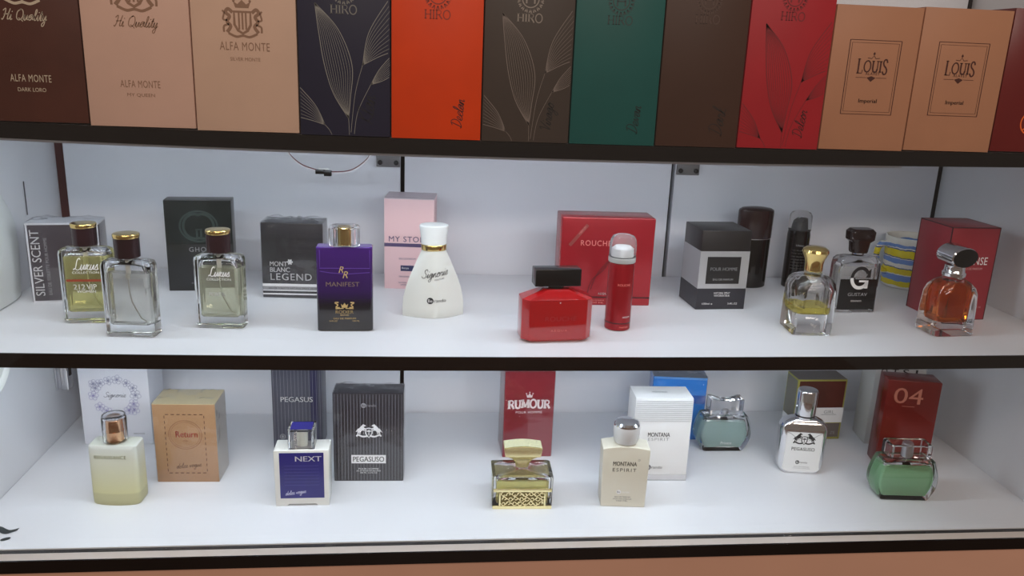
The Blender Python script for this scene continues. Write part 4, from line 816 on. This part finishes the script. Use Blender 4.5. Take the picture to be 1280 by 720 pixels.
# --- bottom shelf bottles
r = bottle('frosted pale yellow bottle with copper core in clear cap, before the white floral carton', .1274, -.2300, -3.6, 0.0); wd, d, h = .0530, .0250, .0715
FR = zramp('frosted_yellow', [(0, rgb(206, 204, 158)), (.0135, rgb(208, 206, 160)), (.0150, rgb(224, 222, 172)), (.062, rgb(226, 226, 188)), (.066, rgb(222, 226, 214)), (.0715, rgb(226, 230, 224))], .42, 0.0, .3)
rings = []
for z, k in ((0, .93), (.0015, .985), (.008, 1), (.066, 1), (.0705, .985), (.0715, .93)):
    bulge = .0045*(1-z/.075); base_r = rr(wd*k, d*k, .004, z, 4); q_ = base_r[-1]; base_r = base_r+[(q_[0]+(base_r[0][0]-q_[0])*j/8, q_[1], z) for j in range(1, 8)]; rings.append([(a, b-(bulge*(1-(2*a/wd)**2) if b < 0 else 0), c) for a, b, c in base_r])
G().loft(rings).obj('bottle_body', FR, r); YP = ink('olive_ink', rgb(104, 104, 28))
r['front'] = -.0150
o = txt(r, 'RENAISSANCE', -.0020, .0580, .0042, 0, YP, wd=.0345, space=1.1)
for v in o.data.vertices: v.co.y = -d/2-.0045*(1-v.co.z/.075)*(1-(2*v.co.x/wd)**2)-.0004
cp = bpy.data.objects.new('cap', None); COL.objects.link(cp); cp.parent = r
G().lathe([(.0118, .0725), (.0128, .0735), (.0130, .1000), (.0120, .1035), (.0095, .1042), (.0001, .1042)], 36).lathe([(.0108, .0728), (.0110, .1000), (.0100, .1012), (.0001, .1014)], 36, flip=True).obj('clear_shell', ACRYL, cp, fixn=False); lathe(cp, 'copper_core', [(.0070, .0730), (.0092, .0738), (.0092, .0840), (.0096, .0850), (.0092, .0860), (.0092, .0985), (.0080, .0995), (.0001, .0995)], COPPER); lathe(r, 'neck', [(.0072, .0712), (.0072, .0728)], COPPER)

r = bottle('white square bottle with deep blue face panel and clear cube cap', .3328, -.2393, .4, 0.0); wd, d, h = .0604, .0279, .0690; PE = mat('pearl_white', rgb(222, 222, 216), .28, coat=.3)
prism = [(-wd/2+.0005, 0), (-.0170, 0), (-.0150, .0022), (.0150, .0022), (.0170, 0), (wd/2-.0005, 0), (wd/2+.0003, h-.001), (wd/2-.001, h), (-wd/2+.001, h), (-wd/2-.0003, h-.001)]
G().prism(prism, -d/2, d/2).obj('bottle_body', PE, r, bevel=.0006); y = -d/2-.0002; r['front'] = y
panel(r, -.0243, .0245, .0098, .0662, mat('royal_blue', rgb(42, 40, 116), .2), 'blue_panel'); txt(r, 'NEXT', .0076, .0588, .0062, y-.0001, INKW, wd=.0290, bold=.016)
g = G()
for k in range(7): g.rect(-.019, .019, .0260+.0040*k, .0265+.0040*k, y-.0001)
g.obj('faint_lines', ink('faint_blue_print', rgb(56, 56, 136)), r, fixn=False); script(r, 'dolce vogue', -.0075, .0165, .0230, y-.0001, ink('lavender_ink', rgb(190, 190, 220)), .0005, rot=8)
cp = bpy.data.objects.new('cap', None); COL.objects.link(cp); cp.parent = r; G().loft([rr(.029, .024, .0012, h+.0004, 3), rr(.029, .024, .0012, h+.0235, 3)]).loft([rr(.0235, .0185, .0012, h+.0008, 3), rr(.0235, .0185, .0012, h+.0208, 3)], flip=True).obj('clear_cube', ACRYL, cp, fixn=False); lathe(cp, 'white_core', [(.0062, h+.001), (.0062, h+.0205)], mat('milky_core', rgb(224, 226, 214), .25)); G().box(-.0120, .0120, -.0096, .0096, h+.0236, h+.0240).obj('blue_inlay', mat('royal_blue', (1, 1, 1)), cp)

r = bottle('squat glass bottle of golden scent with filigree plate and flared gold stopper', .5830, -.2468, -1.6, 0.0); wd, d, h = .0690, .0415, .0395
outer = [(0, wd-.002, d-.002, .002), (.001, wd, d, .002), (h, wd+.001, d+.001, .002), (h+.0012, wd-.002, d-.002, .002), (h+.0022, wd*.55, d*.55, .006), (h+.0055, .020, .018, .008)]
inner = [(.0050, wd-.012, d-.010, .003), (.0065, wd-.010, d-.008, .003), (h-.004, wd-.009, d-.008, .003), (h-.001, wd*.5, d*.5, .006), (h+.0015, .012, .010, .0045)]
glass_body(r, outer, inner); fill(r, inner, .0335, liquid('golden_scent', (.93, .84, .26)))
yp = -d/2-.0018; g = G(); g.box(-.0335, .0335, yp, yp+.0014, .0218, .0258); g.box(-.0342, .0342, yp, yp+.0014, 0.0002, .0042); g.box(-.0270, -.0250, yp, yp+.0014, .0042, .0218); g.box(.0250, .0270, yp, yp+.0014, .0042, .0218); pl_ = g.obj('filigree_frame', PALEGOLD, r, bevel=.0003)
G().box(-.0252, .0252, yp+.0013, yp+.0016, .0040, .0220).obj('plate_back', mat('olive_back', rgb(104, 92, 44), .4), pl_)
rnd = random.Random(12); g = G()
for row in range(3):
    for k in range(8):
        cx, cz, s_ = -.0220+.0063*k+(.0016 if row % 2 else 0), .0072+.0058*row, (1 if (k+row) % 2 else -1); a0 = rnd.uniform(0, 360)
        g.stroke([(cx+(.0006+.0024*t)*math.cos(math.radians(a0)+s_*t*5.0), cz+(.0006+.0024*t)*math.sin(math.radians(a0)+s_*t*5.0)) for t in [j/16 for j in range(17)]], .00095, yp+.0002, thick=.0009)
        g.stroke(catmull([(cx-.0032, cz-.0010*s_), (cx, cz+.0026*s_), (cx+.0034, cz-.0004)], 4), .0008, yp+.0002, thick=.0009)
g.obj('scrollwork', PALEGOLD, pl_)
cp = bpy.data.objects.new('stopper', None); COL.objects.link(cp); cp.parent = r; z0 = h+.0052
G().loft(rings_rr([(z0, .0150, .0140, .005), (z0+.003, .0165, .0150, .005), (z0+.0065, .0180, .0140, .004), (z0+.0110, .0260, .0150, .003), (z0+.0145, .0385, .0175, .002), (z0+.0148, .0410, .0180, .002)])).obj('stopper_neck', PALEGOLD, cp)
G().prism([(-.0205, z0+.0148), (.0205, z0+.0148)]+[(.0222-.0444*k/12, z0+.0255+.0022*math.sin(PI*k/12)) for k in range(13)], -.0105, .0105).obj('stopper_bar', PALEGOLD, cp, bevel=.0005)
g = G(); n = 12
top = [(.0214-.0428*k/n, z0+.0258+.0022*math.sin(PI*k/n)) for k in range(n+1)]; g.loft([[(x, yy, z+.0003) for x, z in top] for yy in (-.0098, .0098)], False, False) if 0 else g.add([(x, -.0098, z+.0004) for x, z in top]+[(x, .0098, z+.0004) for x, z in top], [(k, k+1, k+n+2, k+n+1) for k in range(n)]); g.obj('glitter_top', GLITTER, cp)

r = bottle('cream bottle with arched front and white silver topped cap, before the white grooved carton', .7021, -.2541, -5.6, 0.0); d = .0275; CR = mat('cream_frost', rgb(216, 212, 196), .36)
out = [(-.0258, 0), (.0258, 0), (.0273, .0732)]+[(.0273-.0546*k/12, .0732+.0036*math.sin(PI*k/12)) for k in range(1, 12)]+[(-.0273, .0732)]
G().prism(out, -d/2, d/2).obj('bottle_body', CR, r, bevel=.0009, segs=3); y = -d/2-.0002; r['front'] = y
DK = ink('grey_black_ink', rgb(74, 72, 66)); txt(r, 'MONTANA', -.0010, .0553, .0054, y, DK, wd=.0275, bold=.022); txt(r, 'ESPIRIT', -.0010, .0475, .0044, y, DK, wd=.0275, space=1.25); be_logo(r, -.0058, .0192, .0027, y, INKW, DK)
txt_lines(r, [('EAU DE PARFUM', -.001, .0128, .0018, .0180), ('NATURAL SPRAY VAPORISATEUR', -.001, .0102, .0016, .0215), ('100 ML', -.001, .0078, .0016, .0130)], y, DK); G().stroke(arc(.0150, .0605, .0011, .0011, 0, 360, 14)[:-1], .0003, y, closed=True).obj('small_ring', DK, r, fixn=False)
lathe(r, 'cap', [(.0105, .0762), (.0128, .0775), (.0146, .0830), (.0154, .0900), (.0154, .0965), (.0150, .0985)], mat('pearl_cap', rgb(210, 210, 210), .3, .1)); lathe(r, 'silver_top', [(.0151, .0985), (.0150, .1005), (.0130, .1030), (.0070, .1045), (.0001, .1048)], CHROME)

def round_side_bottle(label, x, y, rot, half, base_half, top_half, h, d, tint, key, cap_half, off):
    r = bottle(label, x+off*math.cos(math.radians(rot)), y+off*math.sin(math.radians(rot)), rot, 0.0); r['front'] = -d/2-.0002
    def hw(z):
        t = z/h; m_ = .46
        return base_half+(half-base_half)*math.sin(PI/2*t/m_) if t < m_ else top_half+(half-top_half)*math.cos(PI/2*(t-m_)/(1-m_))
    zs = [0, .0012]+[h*k/10 for k in range(1, 10)]+[h-.0015, h]
    outer = [(z, 2*hw(z)-(.002 if z in (0, h) else 0), d-(.004 if z in (0, h) else 0), .0035) for z in zs]
    zi = [.0060+(h-.0120)*k/8 for k in range(9)]; inner = [(z, 2*hw(z)-.0125, d-.0085, .003) for z in zi]+[(h-.0045, .016, .009, .004)]
    glass_body(r, outer, inner); fill(r, inner, h-.0085, liquid(key, tint, clear=.56))
    lathe(r, 'spray_collar', [(.0052, h), (.0052, h+.0060), (.0040, h+.0066)], SATIN); G().tube([(0, 0, h-.004), (.0005, 0, .030), (-.006, 0, .014), (-.012, 0, .0075)], .0007, 6).obj('dip_tube', mat('milky_plastic', (1, 1, 1)), r)
    return r
r = round_side_bottle('pale teal round sided bottle with clear bow shaped cap, beside the blue carton', .8678, -.1189, -1.1, .0372, .0268, .0300, .0512, .0260, (.70, .98, .92), 'teal_scent', .023, .003); y = r['front']
cp = bpy.data.objects.new('cap', None); COL.objects.link(cp); cp.parent = r; cp.location = (.0005, 0, 0); h = .0512
g = G(); g.loft([[(sx, yy*k, z) for yy, z in ((-.0085, h+.0012), (.0085, h+.0012), (.0085, h+.0225), (-.0085, h+.0225))] for sx, k in ((-.0225, 1.1), (-.019, 1.15), (-.0065, .8), (.0065, .8), (.019, 1.15), (.0225, 1.1))])
for i, v in enumerate(g.v):
    if abs(v[0]) < .01: g.v[i] = (v[0], v[1], v[2]-(.003 if v[2] > h+.01 else -.001))
g.obj('clear_bow', ACRYL, cp, angle=10); txt(r, 'Private', .003, .0128, .0042, y, INKW, wd=.0150); txt_lines(r, [('EAU DE PARFUM', .0025, .0070, .0020, .0235)], y, INKW)
r = round_side_bottle('bright green round sided bottle with clear box cap, before the numbered red carton', 1.0462, -.2511, -4.9, .0387, .0290, .0310, .0525, .0280, (.48, .92, .54), 'green_scent', .026, .006)
cp = bpy.data.objects.new('cap', None); COL.objects.link(cp); cp.parent = r; h = .0525
G().loft([octo(.0504, .0210, .002, h+.0012), octo(.0524, .0230, .002, h+.0022), octo(.0524, .0230, .002, h+.0178), octo(.0484, .0200, .002, h+.0195)]).loft([octo(.0440, .0160, .002, h+.0020), octo(.0440, .0160, .002, h+.0165)], flip=True).obj('clear_box', ACRYL, cp, angle=10, fixn=False); lathe(cp, 'silver_core', [(.0068, h+.0020), (.0068, h+.0120), (.0060, h+.0170)], SATIN, n=16)

r = bottle('mirror silver bottle with black horse crest and silver cap, before the brown banded carton', .9521, -.1829, -9.5, 0.0); d = .0245
def hw2(z):
    if z < .012: return .0172+.0112*math.sqrt(max(0, 1-((.012-z)/.012)**2))
    return .0284+.0006*(z-.012)/.045
zz = [0, .0010, .0025, .005, .008, .012, .030, .050, .0600, .0650, .0690, .0725, .0745]
prof = [(z, 2*(hw2(z) if z <= .060 else {.065: .0278, .069: .0250, .0725: .0185, .0745: .0125}[z]), d-(.003 if z == 0 else (0 if z < .061 else {.065: .001, .069: .003, .0725: .006, .0745: .008}[z])), .006) for z in zz]
G().loft(rings_rr(prof)).obj('bottle_body', CHROME, r, angle=50); y = -d/2-.0002; r['front'] = y
lab = [(.0170, .0030), (.0215, .0045), (.0240, .0075), (.0252, .0120), (.0258, .0545), (.0180, .0520), (.0120, .0478), (0, .0420), (-.0120, .0478), (-.0180, .0520), (-.0258, .0545), (-.0252, .0120), (-.0240, .0075), (-.0215, .0045), (-.0170, .0030)]
lab = [(.0165, .0030), (.0210, .0045), (.0236, .0075), (.0225, .0120), (.0222, .0575), (-.0222, .0575), (-.0225, .0120), (-.0236, .0075), (-.0210, .0045), (-.0165, .0030)]
G().flat(lab[::-1], y).obj('face_panel', mat('silver_white_reflection', rgb(226, 228, 228), .3, .15), r, fixn=False)  # white panel paints the pale shelf's reflection onto the chrome front
horses(r, .0000, .0480, .0265, y-.0001, INKK); txt(r, 'PEGASUSO', 0, .0345, .0046, y-.0001, INKK, wd=.0290, bold=.02, space=1.1); be_logo(r, -.0050, .0160, .0026, y-.0001, INKK, INKW)
txt_lines(r, [('EAU DE PARFUM', .001, .0098, .0016, .0190), ('NATURAL SPRAY VAPORISATEUR', .001, .0076, .0014, .0220)], y-.0001, INKG)
g = G(); g.stroke(catmull([(-.0222, .0570), (-.0165, .0545), (-.0110, .0500), (-.006, .0470)], 5), .0007, y-.0001); g.stroke(catmull([(.0222, .0570), (.0165, .0545), (.0110, .0500), (.006, .0470)], 5), .0007, y-.0001); g.obj('swag_line', INKG, r, fixn=False)
lathe(r, 'neck', [(.0122, .0742), (.0124, .0765)], CHROME); lathe(r, 'black_ring', [(.0121, .0765), (.0121, .0785)], BLACK); lathe(r, 'cap', [(.0124, .0785), (.0126, .0790), (.0126, .1095), (.0118, .1112), (.0001, .1116)], CHROME)
